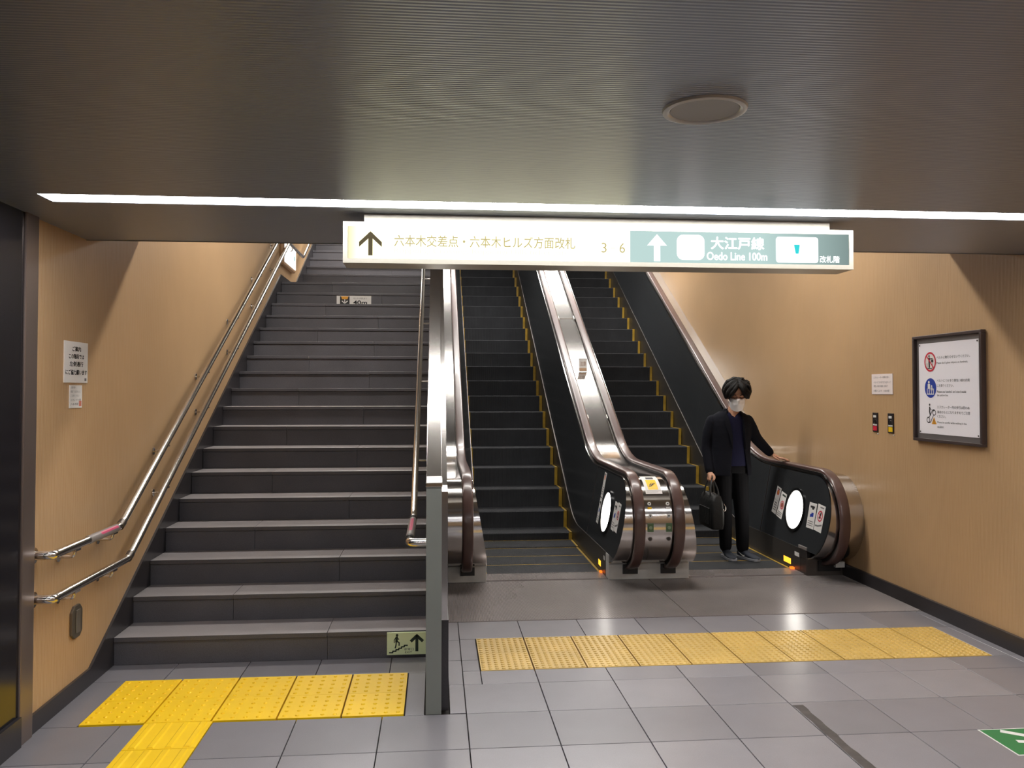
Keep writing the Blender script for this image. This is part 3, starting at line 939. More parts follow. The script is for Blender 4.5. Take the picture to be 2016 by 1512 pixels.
# key switches on the round front
face = offset(RAIL, -0.032)
def on_newel(z):
    """(y, ny, nz) of the cladding front at height z"""
    a = math.pi - math.asin(max(-1, min(1, (z - CN[1]) / (RN - 0.032))))
    return CN[0] + (RN - 0.032) * math.cos(a), math.cos(a), math.sin(a)
for xk in (1.680, 1.828):
    for z, kind in ((0.655, 'key'), (0.565, 'key'), (0.475, 'green'), (0.385, 'dark')):
        y, ny, nz = on_newel(z)
        c = Vector((xk, y, z)); nrm = Vector((0, ny, nz)); u = Vector((1, 0, 0)); v = nrm.cross(u)
        if kind == 'key':
            k = MB().disc_prism(c, u, v, 0.0155, 0.006, 20, 0.014).build('key_switch', M_white, bal, smooth=0.6)
            MB().disc_prism(c + nrm * 0.006, u, v, 0.006, 0.001, 12).build('keyhole', M_ink, k)
        elif kind == 'green':
            q = MB()
            q.add([c + u * a + v * b + nrm * e for e in (0.0, 0.004) for a, b in ((-.024, -.034), (.024, -.034), (.024, .034), (-.024, .034))],
                  [(0, 1, 2, 3), (4, 5, 6, 7), (0, 1, 5, 4), (1, 2, 6, 5), (2, 3, 7, 6), (3, 0, 4, 7)])
            k = q.build('start_plate', mat('dull green plate', rgb(86, 116, 84), .4), bal)
            MB().disc_prism(c + nrm * 0.004, u, v, 0.013, 0.006, 18).build('start_button', mat('pale green button', rgb(150, 172, 142), .35), k, smooth=0.6)
        else:
            k = MB().disc_prism(c, u, v, 0.0165, 0.005, 20).build('lock_cap', M_steel_d, bal, smooth=0.6)
            MB().disc_prism(c + nrm * 0.005, u, v, 0.008, 0.001, 12).build('keyhole', M_ink, k)
    z = 0.624; y, ny, nz = on_newel(z)
    c = Vector((xk, y, z)); nrm = Vector((0, ny, nz)); u = Vector((1, 0, 0)); v = nrm.cross(u)
    MB().add([c + u * a + v * b + nrm * .001 for a, b in ((-.016, -.009), (.016, -.009), (.016, .009), (-.016, .009))], [(0, 1, 2, 3)]).build('switch_tag', M_yprint if xk < 1.7 else M_white, bal)
# warning sticker, bent round the front
def bent(name, m, x0, x1, z0, z1, lift, parent, n=8):
    mb = MB(); vs = []
    for k in range(n + 1):
        a0 = math.pi - math.asin((z0 - CN[1]) / (RN - .032)); a1 = math.pi - math.asin((z1 - CN[1]) / (RN - .032))
        a = a0 + (a1 - a0) * k / n
        r = RN - 0.032 + lift
        for x in (x0, x1): vs.append((x, CN[0] + r * math.cos(a), CN[1] + r * math.sin(a)))
    return mb.add(vs, [(2 * k, 2 * k + 1, 2 * k + 3, 2 * k + 2) for k in range(n)]).build(name, m, parent)
stk = bent('warning_sticker', M_paper, 1.668, 1.802, 0.728, 0.8415, 0.0012, bal)
stk['label'] = 'white sticker with yellow warning square'
sq = bent('yellow_square', M_yprint, 1.694, 1.776, 0.757, 0.822, 0.002, stk)
z = 0.79; y, ny, nz = on_newel(z)
P = Print((1.735 - 0.041, y + ny * .0035, z + nz * .0035), (1, 0, 0), Vector((0, ny, nz)).cross(Vector((1, 0, 0))), stk, 0.0006)
P.line('figure', M_ink, [(0.014, -0.018), (0.028, -0.018), (0.054, 0.016), (0.068, 0.016)], 0.006)
P.line('figure', M_ink, [(0.018, -0.006), (0.042, 0.022)], 0.004); P.disc('figure', M_ink, 0.046, 0.002, 0.007); P.disc('figure', M_ink, 0.03, 0.004, 0.006)
P.done()
bent('lettering', M_ink, 1.706, 1.768, 0.8265, 0.8365, 0.002, stk)
bent('lettering', M_grey, 1.676, 1.794, 0.748, 0.7505, 0.002, stk); bent('lettering', M_grey, 1.676, 1.77, 0.739, 0.7415, 0.002, stk)
# joint covers and clips on the deck
deck = offset(RAIL, -0.032)[24:]
def on_deck(y, d=0.0):
    return interp(deck, y) + d
cg, sg = math.cos(G30), math.sin(G30)
def deck_bar(name, m, x0, x1, y, l, h, parent):
    z = on_deck(y)
    q = MB()
    q.add([(x, y + a * cg - b * sg, z + a * sg + b * cg) for b in (0.0, h) for x, a in ((x0, -l / 2), (x1, -l / 2), (x1, l / 2), (x0, l / 2))],
          [(0, 1, 2, 3), (4, 5, 6, 7), (0, 1, 5, 4), (1, 2, 6, 5), (2, 3, 7, 6), (3, 0, 4, 7)])
    return q.build(name, m, parent)
for y in (11.25, 13.9):
    deck_bar('joint_strip', M_steel_p, 1.645, 1.852, y, 0.02, 0.004, bal)
    deck_bar('clip', M_white, 1.638, 1.650, y, 0.09, 0.02, bal); deck_bar('clip', M_white, 1.847, 1.859, y, 0.09, 0.02, bal)
for y in (9.05,):
    deck_bar('clip', M_white, 1.638, 1.650, y, 0.07, 0.02, bal); deck_bar('clip', M_white, 1.847, 1.859, y, 0.07, 0.02, bal)
# little caution card standing on the deck
y = 9.95; z = on_deck(y)
cc = thing('caution_card', (1.74, y, z), 'small white caution card standing on the steel deck between handrails', 'card')
MB().box(1.70, 1.80, y - 0.006, y, z + 0.002, z + 0.16).build('card', M_paper, cc)
P = Print((1.70, y - 0.006, z), (1, 0, 0), (0, 0, 1), cc, 0.0008)
P.text('lettering', mat('brown print', rgb(140, 84, 50), .5), '注意', 0.015, 0.075, w=0.07, h=0.05)
P.rect('band', mat('tan print', rgb(206, 170, 140), .5), 0.006, 0.012, 0.094, 0.045)
P.done()

# ================================================================== hanging sign
SY, SZ0, SZ1, SXA, SXB, SXM = 3.75, 2.113, 2.296, -0.409, 1.934, 0.878
sg = thing('hanging_sign', ((SXA + SXB) / 2, SY + 0.08, SZ0), 'long backlit yellow and green direction sign hung under the ceiling', 'sign')
fr = 0.020
mb = MB()
mb.box(SXA, SXB, SY, SY + 0.165, SZ0, SZ0 + fr); mb.box(SXA, SXB, SY, SY + 0.165, SZ1 - fr, SZ1)
mb.box(SXA, SXA + fr, SY, SY + 0.165, SZ0 + fr, SZ1 - fr); mb.box(SXB - fr, SXB, SY, SY + 0.165, SZ0 + fr, SZ1 - fr)
mb.box(SXA + fr, SXB - fr, SY + 0.15, SY + 0.16, SZ0 + fr, SZ1 - fr)
mb.build('case', M_signframe, sg)
MB().box(SXA + 0.09, SXB - 0.10, SY + 0.03, SY + 0.13, SZ1, ZC - 0.001).build('mounting_rail', M_signframe, sg)
def lit_face(name, col, s_edge, s_mid, xe, xm):
    m = bpy.data.materials.new(name); m.use_nodes = True
    nt = m.node_tree; N, L = nt.nodes, nt.links
    N.remove(N['Principled BSDF'])
    e = N.new('ShaderNodeEmission'); e.inputs[0].default_value = col
    g_ = N.new('ShaderNodeNewGeometry'); sp = N.new('ShaderNodeSeparateXYZ'); mr = N.new('ShaderNodeMapRange')
    mr.inputs['From Min'].default_value = xe; mr.inputs['From Max'].default_value = xm
    mr.inputs['To Min'].default_value = s_edge; mr.inputs['To Max'].default_value = s_mid
    L.new(g_.outputs['Position'], sp.inputs[0]); L.new(sp.outputs['X'], mr.inputs['Value'])
    L.new(mr.outputs['Result'], e.inputs[1]); L.new(e.outputs[0], N['Material Output'].inputs[0])
    return m
# the tube inside ends short of the case, so the sheet is dimmer there
M_yface = lit_face('backlit yellow sheet', (1.0, 0.96, 0.60, 1), 0.85, 2.6, SXA + 0.02, SXA + 0.10)
M_gface = lit_face('backlit green sheet', (0.58, 0.78, 0.75, 1), 0.40, 0.92, SXB - 0.02, SXB - 0.45)
MB().box(SXA + fr, SXM, SY + 0.004, SY + 0.010, SZ0 + fr, SZ1 - fr).build('yellow_sheet', M_yface, sg)
MB().box(SXM, SXB - fr, SY + 0.004, SY + 0.010, SZ0 + fr, SZ1 - fr).build('green_sheet', M_gface, sg)
M_signink = glow('sign ink washed by glare', (0.56, 0.48, 0.24, 1), 1.0)  # dark ink paled: the sign's glare is put into its glow colour
M_signink2 = glow('thin sign ink washed by glare', (1.0, 0.99, 0.90, 1), 0.96)  # washed out almost to the sheet's tone, glare put into the colour
M_arrow = glow('sign arrow ink', (0.13, 0.105, 0.06, 1), 1.0)
M_signw = glow('lit white lettering', (0.97, 1.0, 1.0, 1), 1.6)
M_cyan = glow('lit cyan figure', (0.05, 0.72, 0.75, 1), 1.0)
P = Print((SXA, SY + 0.004, SZ0), (1, 0, 0), (0, 0, 1), sg, 0.0008)
def up_arrow(P, key, m, cx, y0, y1, w, th):
    P.line(key, m, [(cx, y0 + th * .25), (cx, y1 - th * .6)], th)
    P.poly(key, m, [(cx, y1), (cx - w / 2, y1 - w * .48), (cx - w / 2, y1 - w * .48 - th * 1.15), (cx, y1 - th * 1.25)])
    P.poly(key, m, [(cx, y1), (cx, y1 - th * 1.25), (cx + w / 2, y1 - w * .48 - th * 1.15), (cx + w / 2, y1 - w * .48)])
up_arrow(P, 'arrow', M_arrow, 0.120, 0.034, 0.142, 0.100, 0.0195)
P.text('lettering', M_signink, '六本木交差点・六本木ヒルズ方面改札', 0.224, 0.076, w=0.81, h=0.052, bold=0.0005)
P.text('lettering', M_signink2, 'Roppongi Crossing, Roppongi Hills ticket gate', 0.224, 0.040, w=0.78, h=0.030)
P.text('lettering', M_signink, '3', 1.155, 0.062, w=0.024, h=0.045)
P.text('lettering', M_signink2, '-', 1.198, 0.08, w=0.02, h=0.005)
P.text('lettering', M_signink, '6', 1.238, 0.062, w=0.026, h=0.045)
P2 = Print((SXA, SY + 0.004, SZ0), (1, 0, 0), (0, 0, 1), sg, 0.0008)
P2.line('white_arrow', M_signw, [(1.412, 0.034), (1.412, 0.10)], 0.030)
P2.poly('white_arrow', M_signw, [(1.412, 0.150), (1.366, 0.098), (1.458, 0.098)])
P2.rrect('route_badge', M_signw, 1.504, 0.034, 1.634, 0.150, 0.030)
P2.text('lettering', M_signw, '大江戸線', 1.665, 0.086, w=0.25, h=0.056, bold=0.002)
P2.text('lettering', M_signw, 'Oedo Line 100m', 1.645, 0.036, w=0.285, h=0.036, bold=0.0012)
P2.rrect('lift_badge', M_signw, 1.972, 0.028, 2.175, 0.148, 0.014)
P2.poly('lift_figure', M_cyan, [(2.058, 0.112), (2.086, 0.112), (2.080, 0.070), (2.066, 0.070)], 2)
P2.text('lettering', M_signw, '改札階', 2.182, 0.030, w=0.095, h=0.032, bold=0.0008)
P.done(); P2.done()

# ================================================================== round ceiling fitting
cf = thing('ceiling_speaker', (0.748, 2.285, ZC), 'round white flush fitting in the grey ceiling', 'ceiling fitting')
mb = MB()
seg = 40
prof_ = [(0.118, 0.0), (0.116, -0.007), (0.106, -0.010), (0.098, -0.006), (0.094, 0.004)]
vs = [(0.748 + r * math.cos(2 * math.pi * k / seg), 2.285 + r * math.sin(2 * math.pi * k / seg), ZC + z) for r, z in prof_ for k in range(seg)]
mb.add(vs, [(i * seg + k, i * seg + (k + 1) % seg, (i + 1) * seg + (k + 1) % seg, (i + 1) * seg + k) for i in range(len(prof_) - 1) for k in range(seg)])
mb.build('trim_ring', mat('satin white ring', rgb(226, 225, 222), .3, .0), cf, smooth=0.9)
MB().disc_prism((0.748, 2.285, ZC - 0.004), (1, 0, 0), (0, 1, 0), 0.095, 0.003, 40).build('grille', mat('grey perforated grille', rgb(176, 176, 175), .5, .0), cf)

# ================================================================== right wall: poster, notice, switch plates
po = thing('safety_poster', (XR, 5.37, 1.195), 'framed white escalator safety poster with red, blue and yellow pictograms', 'poster')
py0, py1, pz0, pz1 = 4.985, 5.752, 1.196, 1.934
W_, H_ = py1 - py0, pz1 - pz0
ft = 0.020
mb = MB()
for a, b, c, d in ((py0, py1, pz0, pz0 + ft), (py0, py1, pz1 - ft, pz1), (py0, py0 + ft, pz0 + ft, pz1 - ft), (py1 - ft, py1, pz0 + ft, pz1 - ft)):
    mb.box(XR - 0.034, XR, a, b, c, d)
mb.build('frame', M_frame, po, bevel=0.003)
MB().box(XR - 0.012, XR, py0 + ft, py1 - ft, pz0 + ft, pz1 - ft).build('mount', M_frame_in, po)
MB().box(XR - 0.015, XR - 0.012, py0 + 0.05, py1 - 0.055, pz0 + 0.055, pz1 - 0.055).build('sheet', M_posterp, po)
for yy_ in (py0 + .062, py1 - .067):
    for zz_ in (pz0 + .067, pz1 - .067):
        MB().disc_prism((XR - 0.015, yy_, zz_), (0, -1, 0), (0, 0, 1), 0.005, 0.003, 12).build('screw', M_steel_d, po)
P = Print((XR - 0.015, py1, pz0), (0, -1, 0), (0, 0, 1), po, 0.0006)
cx = 0.192
# no objects on the handrail
cy = 0.553
P.disc('white_disc', M_paper, cx, cy, 0.060)
P.ring('prohibition_ring', M_red, cx, cy, 0.056, 0.068, 3)
P.disc('figure', M_ink, cx - .012, cy + .040, .008, 2); P.line('figure', M_ink, [(cx - .012, cy + .026), (cx - .010, cy - .036)], .017, 2)
P.line('figure', M_ink, [(cx - .012, cy + .020), (cx + .028, cy + .022)], .007, 2); P.rect('figure', M_ink, cx + .012, cy - .004, cx + .038, cy + .016, 2)
P.line('handrail_mark', M_grey, [(cx - .036, cy - .010), (cx - .036, cy - .044)], .006, 2); P.line('handrail_mark', M_grey, [(cx + .026, cy - .008), (cx + .026, cy - .044)], .006, 2)
P.line('figure', M_ink, [(cx - .03, cy - .046), (cx + .02, cy - .046)], .006, 2)
P.line('prohibition_bar', M_red, [(cx - .042, cy + .042), (cx + .042, cy - .042)], .009, 4)
# hold the rail
cy = 0.372
P.disc('blue_disc', M_blue, cx, cy, 0.068)
P.disc('white_figure', M_paper, cx - .018, cy + .040, .010, 2); P.rect('white_figure', M_paper, cx - .032, cy - .006, cx - .004, cy + .028, 2)
P.disc('white_figure', M_paper, cx + .014, cy + .012, .008, 2); P.rect('white_figure', M_paper, cx + .002, cy - .016, cx + .026, cy + .003, 2)
for dx in (-.038, -.014, .012, .036): P.rect('white_figure', M_paper, cx + dx - .004, cy - .040, cx + dx + .004, cy - .004, 2)
P.rect('white_figure', M_paper, cx - .042, cy - .046, cx + .042, cy - .039, 2)
# mind walking
cy = 0.190
P.ring('escalator_mark', M_ink, cx - .030, cy - .040, .014, .020); P.ring('escalator_mark', M_ink, cx + .040, cy + .012, .014, .020)
P.line('escalator_mark', M_ink, [(cx - .040, cy - .022), (cx - .018, cy - .020), (cx + .022, cy + .030), (cx + .040, cy + .032)], .006)
P.line('escalator_mark', M_ink, [(cx - .030, cy - .060), (cx - .004, cy - .054), (cx + .030, cy - .008)], .006)
P.disc('figure', M_ink, cx - .012, cy + .066, .008); P.line('figure', M_ink, [(cx - .012, cy + .050), (cx - .014, cy + .020), (cx - .006, cy - .006)], .013)
P.line('figure', M_ink, [(cx - .012, cy + .044), (cx + .006, cy + .030)], .006)
P.poly('warning_triangle', M_orange, [(cx + .010, cy - .066), (cx + .066, cy - .066), (cx + .038, cy - .018)], 2)
P.line('triangle_mark', M_ink, [(cx + .038, cy - .034), (cx + .038, cy - .050)], .005, 3); P.disc('triangle_mark', M_ink, cx + .038, cy - .058, .003, 3)
tx, tw = 0.268, 0.37
J = lambda b, y, f, h=0.020: P.text('lettering', M_ink, b, tx, y, w=tw * f, h=h)
J('ベルトに物をのせないでください。', 0.570, 0.98); J("Please don't place objects on handrails.", 0.532, 0.92, 0.018)
J('ベルトにつかまり黄色い線の内側', 0.412, 0.96); J('にお乗りください。', 0.378, 0.50)
J('Please use handrail and stand inside', 0.338, 0.86, 0.017); J('the yellow line.', 0.312, 0.34, 0.017)
J('エスカレーター内の歩行は思わぬ', 0.232, 0.95); J('事故のもとになりますのでご注意', 0.198, 0.96); J('ください。', 0.168, 0.26)
J('Please be careful while walking in the', 0.128, 0.86, 0.017); J('escalator.', 0.100, 0.20, 0.017)
P.done()

no = thing('notice', (XR, 6.22, 1.52), 'small pinkish paper notice above two key switch plates', 'notice')
MB().box(XR - 0.005, XR, 6.065, 6.370, 1.522, 1.678).build('sheet', M_pink, no)
P = Print((XR - 0.005, 6.370, 1.522), (0, -1, 0), (0, 0, 1), no, 0.0006)
for b, y, f in (('エスカレーター利用の方へ', .122, .75), ('ベルトにつかまり立ち止まって', .084, .82), ('黄色い線の内側にお乗り', .054, .68), ('お願いします　六本木駅', .018, .75)):
    P.text('lettering', M_grey, b, .03, y, w=.305 * f, h=.017)
P.done()
for i, (a, b, m, w) in enumerate(((6.284, 6.360, M_red, 'red'), (6.058, 6.137, M_yprint, 'yellow'))):
    t = thing('switch_plate', (XR, (a + b) / 2, 1.226), 'slim dark key switch plate with %s tag under the notice' % w, 'switch', 'key switch plates')
    MB().box(XR - 0.008, XR, a, b, 1.228, 1.378).build('plate', mat('dark switch plate', rgb(58, 52, 52), .35, .5), t, bevel=0.003)
    yc = (a + b) / 2
    MB().ring((XR - 0.008, yc, 1.308), (0, -1, 0), (0, 0, 1), 0.010, 0.018, 0.006).build('key_ring', M_steel_d if i == 0 else M_steel_p, t)
    MB().disc_prism((XR - 0.008, yc, 1.308), (0, -1, 0), (0, 0, 1), 0.010, 0.003).build('keyhole', M_black, t)
    P = Print((XR - 0.008, b, 1.228), (0, -1, 0), (0, 0, 1), t, 0.0006)
    w_ = b - a
    P.rect('label_tag', M_white, w_ * .2, .112, w_ * .75, .130); P.rect('label_tag', M_white, w_ * .12, .050, w_ * .9, .062)
    P.rect('colour_tag', m, w_ * .15, .010, w_ * .88, .046)
    P.done()
    MB().ball((XR - 0.003, a + .002, 1.214), 0.006).build('tag_bead', M_white, t)

# ================================================================== left wall: notices, recessed plate, lit box
n1 = thing('notice', (XL, 4.455, 1.59), 'larger white paper notice with four bold lines on the left wall', 'notice')
MB().box(XL, XL + 0.005, 4.316, 4.594, 1.590, 1.797).build('sheet', M_paper, n1)
P = Print((XL + 0.005, 4.316, 1.590), (0, 1, 0), (0, 0, 1), n1, 0.0006)
for b, y, w in (('ご案内', .158, .10), ('この階段では', .120, .18), ('左側通行', .082, .16), ('にご協力願います', .040, .255)):
    P.text('lettering', M_ink, b, .139, y, w=w, h=.025, align='c', bold=.0008)
P.rect('seal', M_grey, .238, .010, .262, .024)
P.done()
n2 = thing('notice', (XL, 4.455, 1.46), 'smaller white paper notice with fine print below the bold one', 'notice')
MB().box(XL, XL + 0.004, 4.384, 4.530, 1.462, 1.577).build('sheet', M_paper, n2)
P = Print((XL + 0.004, 4.384, 1.462), (0, 1, 0), (0, 0, 1), n2, 0.0006)
for k, (b, w) in enumerate((('お客様へ', .06), ('階段では足もとに', .115), ('ご注意ください', .10), ('エスカレーター点検', .12), ('六本木駅', .09))):
    P.text('lettering', M_grey if k < 3 else M_ink, b, .010, .098 - .021 * k, w=w, h=.012)
P.rect('red_mark', mat('faded red print', rgb(206, 120, 100), .5), .108, .008, .138, .036)
P.done()
wp = thing('wall_plate', (XL, 4.486, 0.30), 'elongated steel cover plate low on the left wall', 'cover plate')
h8 = [(4.424, .325), (4.424, .435), (4.455, .463), (4.517, .463), (4.548, .435), (4.548, .325), (4.517, .300), (4.455, .300)]
MB().prism_x(h8, XL, XL + 0.014).build('plate', mat('dull steel plate', rgb(120, 112, 100), .4, .7), wp, bevel=0.003)
MB().box(XL + 0.0142, XL + 0.020, 4.462, 4.510, .325, .440).build('flap', mat('pale steel flap', rgb(150, 142, 130), .35, .7), wp, bevel=0.002)
lb = thing('guide_light', (XL, 10.45, 3.02), 'small lit white guide box on the left wall by the landing', 'lit sign')
MB().box(XL, XL + 0.048, 10.02, 10.86, 3.03, 3.34).build('housing', mat('tan housing', rgb(176, 140, 104), .5), lb, bevel=0.02, bseg=3)
MB().box(XL + 0.047, XL + 0.056, 10.06, 10.82, 3.065, 3.305).build('lit_panel', glow('guide box glow', (1.0, 0.98, 0.95, 1), 1.7), lb, bevel=0.006)
P = Print((XL + 0.0565, 10.06, 3.065), (0, 1, 0), (0, 0, 1), lb, 0.0006)
P.rect('arrow_mark', glow('pale teal mark', (.55, .8, .76, 1), 1.0), .60, .10, .70, .16)
P.done()

# ================================================================== plates on the stair risers
ex = thing('exit_plate', (-0.165, 4.965, 0.02), 'pale green exit plate with climbing figure and arrow on the lowest riser', 'exit sign')
MB().box(-0.278, -0.052, 4.955, 4.9692, 0.022, 0.150).build('plate', M_lime, ex, bevel=0.002)
P = Print((-0.278, 4.955, 0.022), (1, 0, 0), (0, 0, 1), ex, 0.0007)
st_ = [(.014, .014), (.034, .014), (.034, .022), (.052, .022), (.052, .030), (.068, .030), (.068, .038), (.084, .038), (.084, .046), (.100, .046), (.100, .054), (.118, .054)]
P.line('stair_mark', M_dgreen, st_, .007)
P.disc('climbing_figure', M_dgreen, .058, .113, .0075)
P.line('climbing_figure', M_dgreen, [(.056, .102), (.055, .076)], .014); P.line('climbing_figure', M_dgreen, [(.052, .101), (.042, .086), (.042, .070)], .005)
P.line('climbing_figure', M_dgreen, [(.058, .078), (.070, .070), (.070, .054)], .007); P.line('climbing_figure', M_dgreen, [(.054, .078), (.052, .056), (.048, .040)], .007)
P.line('climbing_figure', M_dgreen, [(.060, .100), (.068, .088)], .005)
P.line('arrow', M_dgreen, [(.172, .022), (.172, .092)], .017)
P.line('arrow', M_dgreen, [(.140, .078), (.172, .108)], .017); P.line('arrow', M_dgreen, [(.204, .078), (.172, .108)], .017)
P.text('lettering', M_dgreen, '非常口', .098, .024, w=.056, h=.015); P.text('lettering', M_dgreen, 'EXIT', .104, .009, w=.040, h=.010)
P.done()
dp = thing('distance_plate', (-0.935, 9.77, 2.525), 'white 40m plate with down arrow high on the staircase', 'sign')
MB().box(-1.132, -0.740, 9.762, 9.7795, 2.525, 2.636).build('plate', M_white, dp, bevel=0.002)
P = Print((-1.132, 9.762, 2.525), (1, 0, 0), (0, 0, 1), dp, 0.001)
P.rect('black_field', M_ink, .038, .012, .146, .104)
P.poly('yellow_field', M_orange, [(.050, .104), (.134, .104), (.122, .070), (.062, .070)], 2)
P.line('white_arrow', M_paper, [(.092, .024), (.092, .068)], .010, 3); P.line('white_arrow', M_paper, [(.062, .050), (.092, .022), (.122, .050)], .010, 3)
P.text('lettering', M_grey, '地上から改札まで', .188, .070, w=.155, h=.022)
P.text('lettering', M_ink, '40m', .188, .012, w=.155, h=.045, bold=.002)
P.done()

# ================================================================== the man on the right escalator
M_skin = mat('skin', rgb(206, 156, 128), 0.5, var=0.05, vscale=20)
M_hair = mat('black hair', rgb(13, 12, 12), 0.6, 0, 0.2, bump=0.002, bscale=120)
M_jacket = mat('black navy jacket', rgb(19, 20, 27), 0.9, 0, 0.15, speck=0.15, sscale=500, bump=0.004, bscale=14)
M_sweater = mat('navy knit sweater', rgb(30, 31, 56), 0.9, 0, 0.15, speck=0.15, sscale=400, bump=0.003, bscale=18)
M_trouser = mat('black trousers', rgb(17, 17, 20), 0.9, 0, 0.15, bump=0.004, bscale=14)
M_mask = mat('white mask', rgb(252, 250, 252), 0.7)
M_shoe = mat('dark blue grey shoe', rgb(44, 49, 60), 0.7, speck=0.2, sscale=300)
M_sole = mat('pale grey sole', rgb(150, 152, 158), 0.6)
M_bag = mat('black bag nylon', rgb(18, 18, 18), 0.5, 0, 0.3, speck=0.2, sscale=260, bump=0.003, bscale=30)

def remeshed(mb, name, m, parent, voxel, smooth=4, keep=None):
    me = bpy.data.meshes.new(name)
    me.from_pydata(mb.v, [], mb.f)
    bm = bmesh.new(); bm.from_mesh(me)
    bmesh.ops.recalc_face_normals(bm, faces=bm.faces); bm.to_mesh(me); bm.free()
    t = bpy.data.objects.new('shape', me); COL.objects.link(t)
    r = t.modifiers.new('r', 'REMESH'); r.mode = 'VOXEL'; r.voxel_size = voxel
    if smooth:
        s = t.modifiers.new('s', 'SMOOTH'); s.factor = 0.5; s.iterations = smooth
    dg = bpy.context.evaluated_depsgraph_get()
    out = bpy.data.meshes.new_from_object(t.evaluated_get(dg))
    bpy.data.objects.remove(t); bpy.data.meshes.remove(me)
    for p in out.polygons: p.use_smooth = True
    out.name = name
    return link(name, out, m, parent)
def limb(mb, pts, rs, seg=16):
    """tapered limb through points, smoothed, with round ends"""
    P_, R_ = [], []
    pts = [Vector(p) for p in pts]
    for i in range(len(pts) - 1):
        p0 = pts[max(i - 1, 0)]; p1 = pts[i]; p2 = pts[i + 1]; p3 = pts[min(i + 2, len(pts) - 1)]
        for k in range(6):
            t = k / 6
            P_.append(0.5 * ((2 * p1) + (p2 - p0) * t + (2 * p0 - 5 * p1 + 4 * p2 - p3) * t * t + (3 * p1 - p0 - 3 * p2 + p3) * t ** 3))
            R_.append(rs[i] + (rs[i + 1] - rs[i]) * t)
    P_.append(pts[-1]); R_.append(rs[-1])
    mb.tube(P_, R_, seg)
    mb.ball(pts[0], rs[0] * 0.98, nu=14, nv=8); mb.ball(pts[-1], rs[-1] * 0.98, nu=14, nv=8)
    return mb

CX, CY = 2.700, 7.56
HD = Vector((2.744, 7.505, 1.512))
HM = Matrix.Rotation(math.radians(-13), 3, 'Z') @ Matrix.Rotation(math.radians(17), 3, 'X')
def hl(x, y, z): return HD + HM @ Vector((x, y, z))
body = MB()
# head
body.ball(hl(0, .012, .030), .077, .094, .086, HM)
body.ball(hl(0, -.014, -.040), .062, .072, .078, HM)
body.ball(hl(0, -.050, -.096), .030, .030, .026, HM)
body.tube([hl(0, -.078, .012), hl(0, -.096, -.018), hl(0, -.104, -.036)], [.008, .011, .013], 12)
body.ball(hl(-.012, -.094, -.038), .008, M=HM); body.ball(hl(.012, -.094, -.038), .008, M=HM)
body.tube([hl(-.05, -.066, .016), hl(-.025, -.084, .020), hl(0, -.082, .016), hl(.025, -.084, .020), hl(.05, -.066, .016)], .009, 10)
body.tube([hl(-.026, -.074, -.066), hl(0, -.088, -.068), hl(.026, -.074, -.066)], [.006, .010, .006], 10)
for s in (-1, 1):
    body.ball(hl(s * .078, .014, -.012), .010, .020, .031, HM); body.ball(hl(s * .030, -.068, .002), .016, .013, .011, HM)
# neck and trunk
limb(body, [(2.712, 7.560, 1.27), (2.726, 7.545, 1.36), hl(0, .02, -.06)], [.062, .054, .056])
def ell(z, hw, hd, cx=CX, cy=CY): return ((cx, cy, z), (hw, 0, 0), (0, hd, 0))
body.loft([ell(.82, .135, .09), ell(.95, .135, .085), ell(1.12, .150, .092), ell(1.25, .160, .092), ell(1.30, .120, .078), ell(1.335, .070, .062)])
# arms
limb(body, [(2.535, CY, 1.255), (2.490, 7.575, 1.03), (2.494, 7.530, .835), (2.492, 7.508, .790)], [.045, .038, .027, .026])
limb(body, [(2.850, CY, 1.255), (2.955, 7.60, 1.115), (3.100, 7.655, .975), (3.135, 7.660, .952)], [.045, .038, .028, .026])
# right hand closed round the bag handle (the handle runs front to back)
body.loft([((2.492, 7.508, .800), (.016, 0, 0), (0, .029, 0)), ((2.486, 7.504, .782), (.016, 0, 0), (0, .037, 0)), ((2.484, 7.502, .762), (.014, 0, 0), (0, .040, 0))])
for yi, L in ((7.470, 1.0), (7.491, 1.06), (7.512, 1.02), (7.532, .9)):
    limb(body, [(2.483, yi, .766), (2.478, yi, .745), (2.488, yi, .729), (2.505, yi, .730), (2.514, yi, .744)], [.0095, .0092, .0088, .0084, .0075], 10)
limb(body, [(2.500, 7.484, .795), (2.512, 7.466, .776), (2.512, 7.456, .758), (2.503, 7.455, .743)], [.0125, .0115, .0105, .0085], 10)
# left hand lying over the moving handrail
W_ = Vector((3.130, 7.660, .953)); K_ = Vector((3.198, 7.632, .921))
fd = Vector((.925, -.38, 0)).normalized(); fp = Vector((.38, .925, 0)).normalized(); up = Vector((0, 0, 1))
body.loft([(W_, fp * .025, up * .022), (W_.lerp(K_, .4) + up * .003, fp * .035, up * .018), (K_, fp * .041, up * .0135), (K_ + fd * .008 - up * .002, fp * .040, up * .011)])
for o_, L in ((-.033, .072), (-.011, .082), (.011, .077), (.031, .060)):
    b_ = K_ + fp * o_
    s_ = fp * o_ * .30
    limb(body, [b_, b_ + fd * L * .42 + s_ * .4 - up * .004, b_ + fd * L * .76 + s_ * .8 - up * .011, b_ + fd * L * 1.0 + s_ - up * .022], [.0100, .0092, .0084, .0072], 10)
limb(body, [W_ + fd * .014 - fp * .020 - up * .004, W_ + fd * .026 - fp * .052 - up * .022, W_ + fd * .050 - fp * .068 - up * .036, W_ + fd * .068 - fp * .074 - up * .045], [.0140, .0120, .0105, .0080], 10)
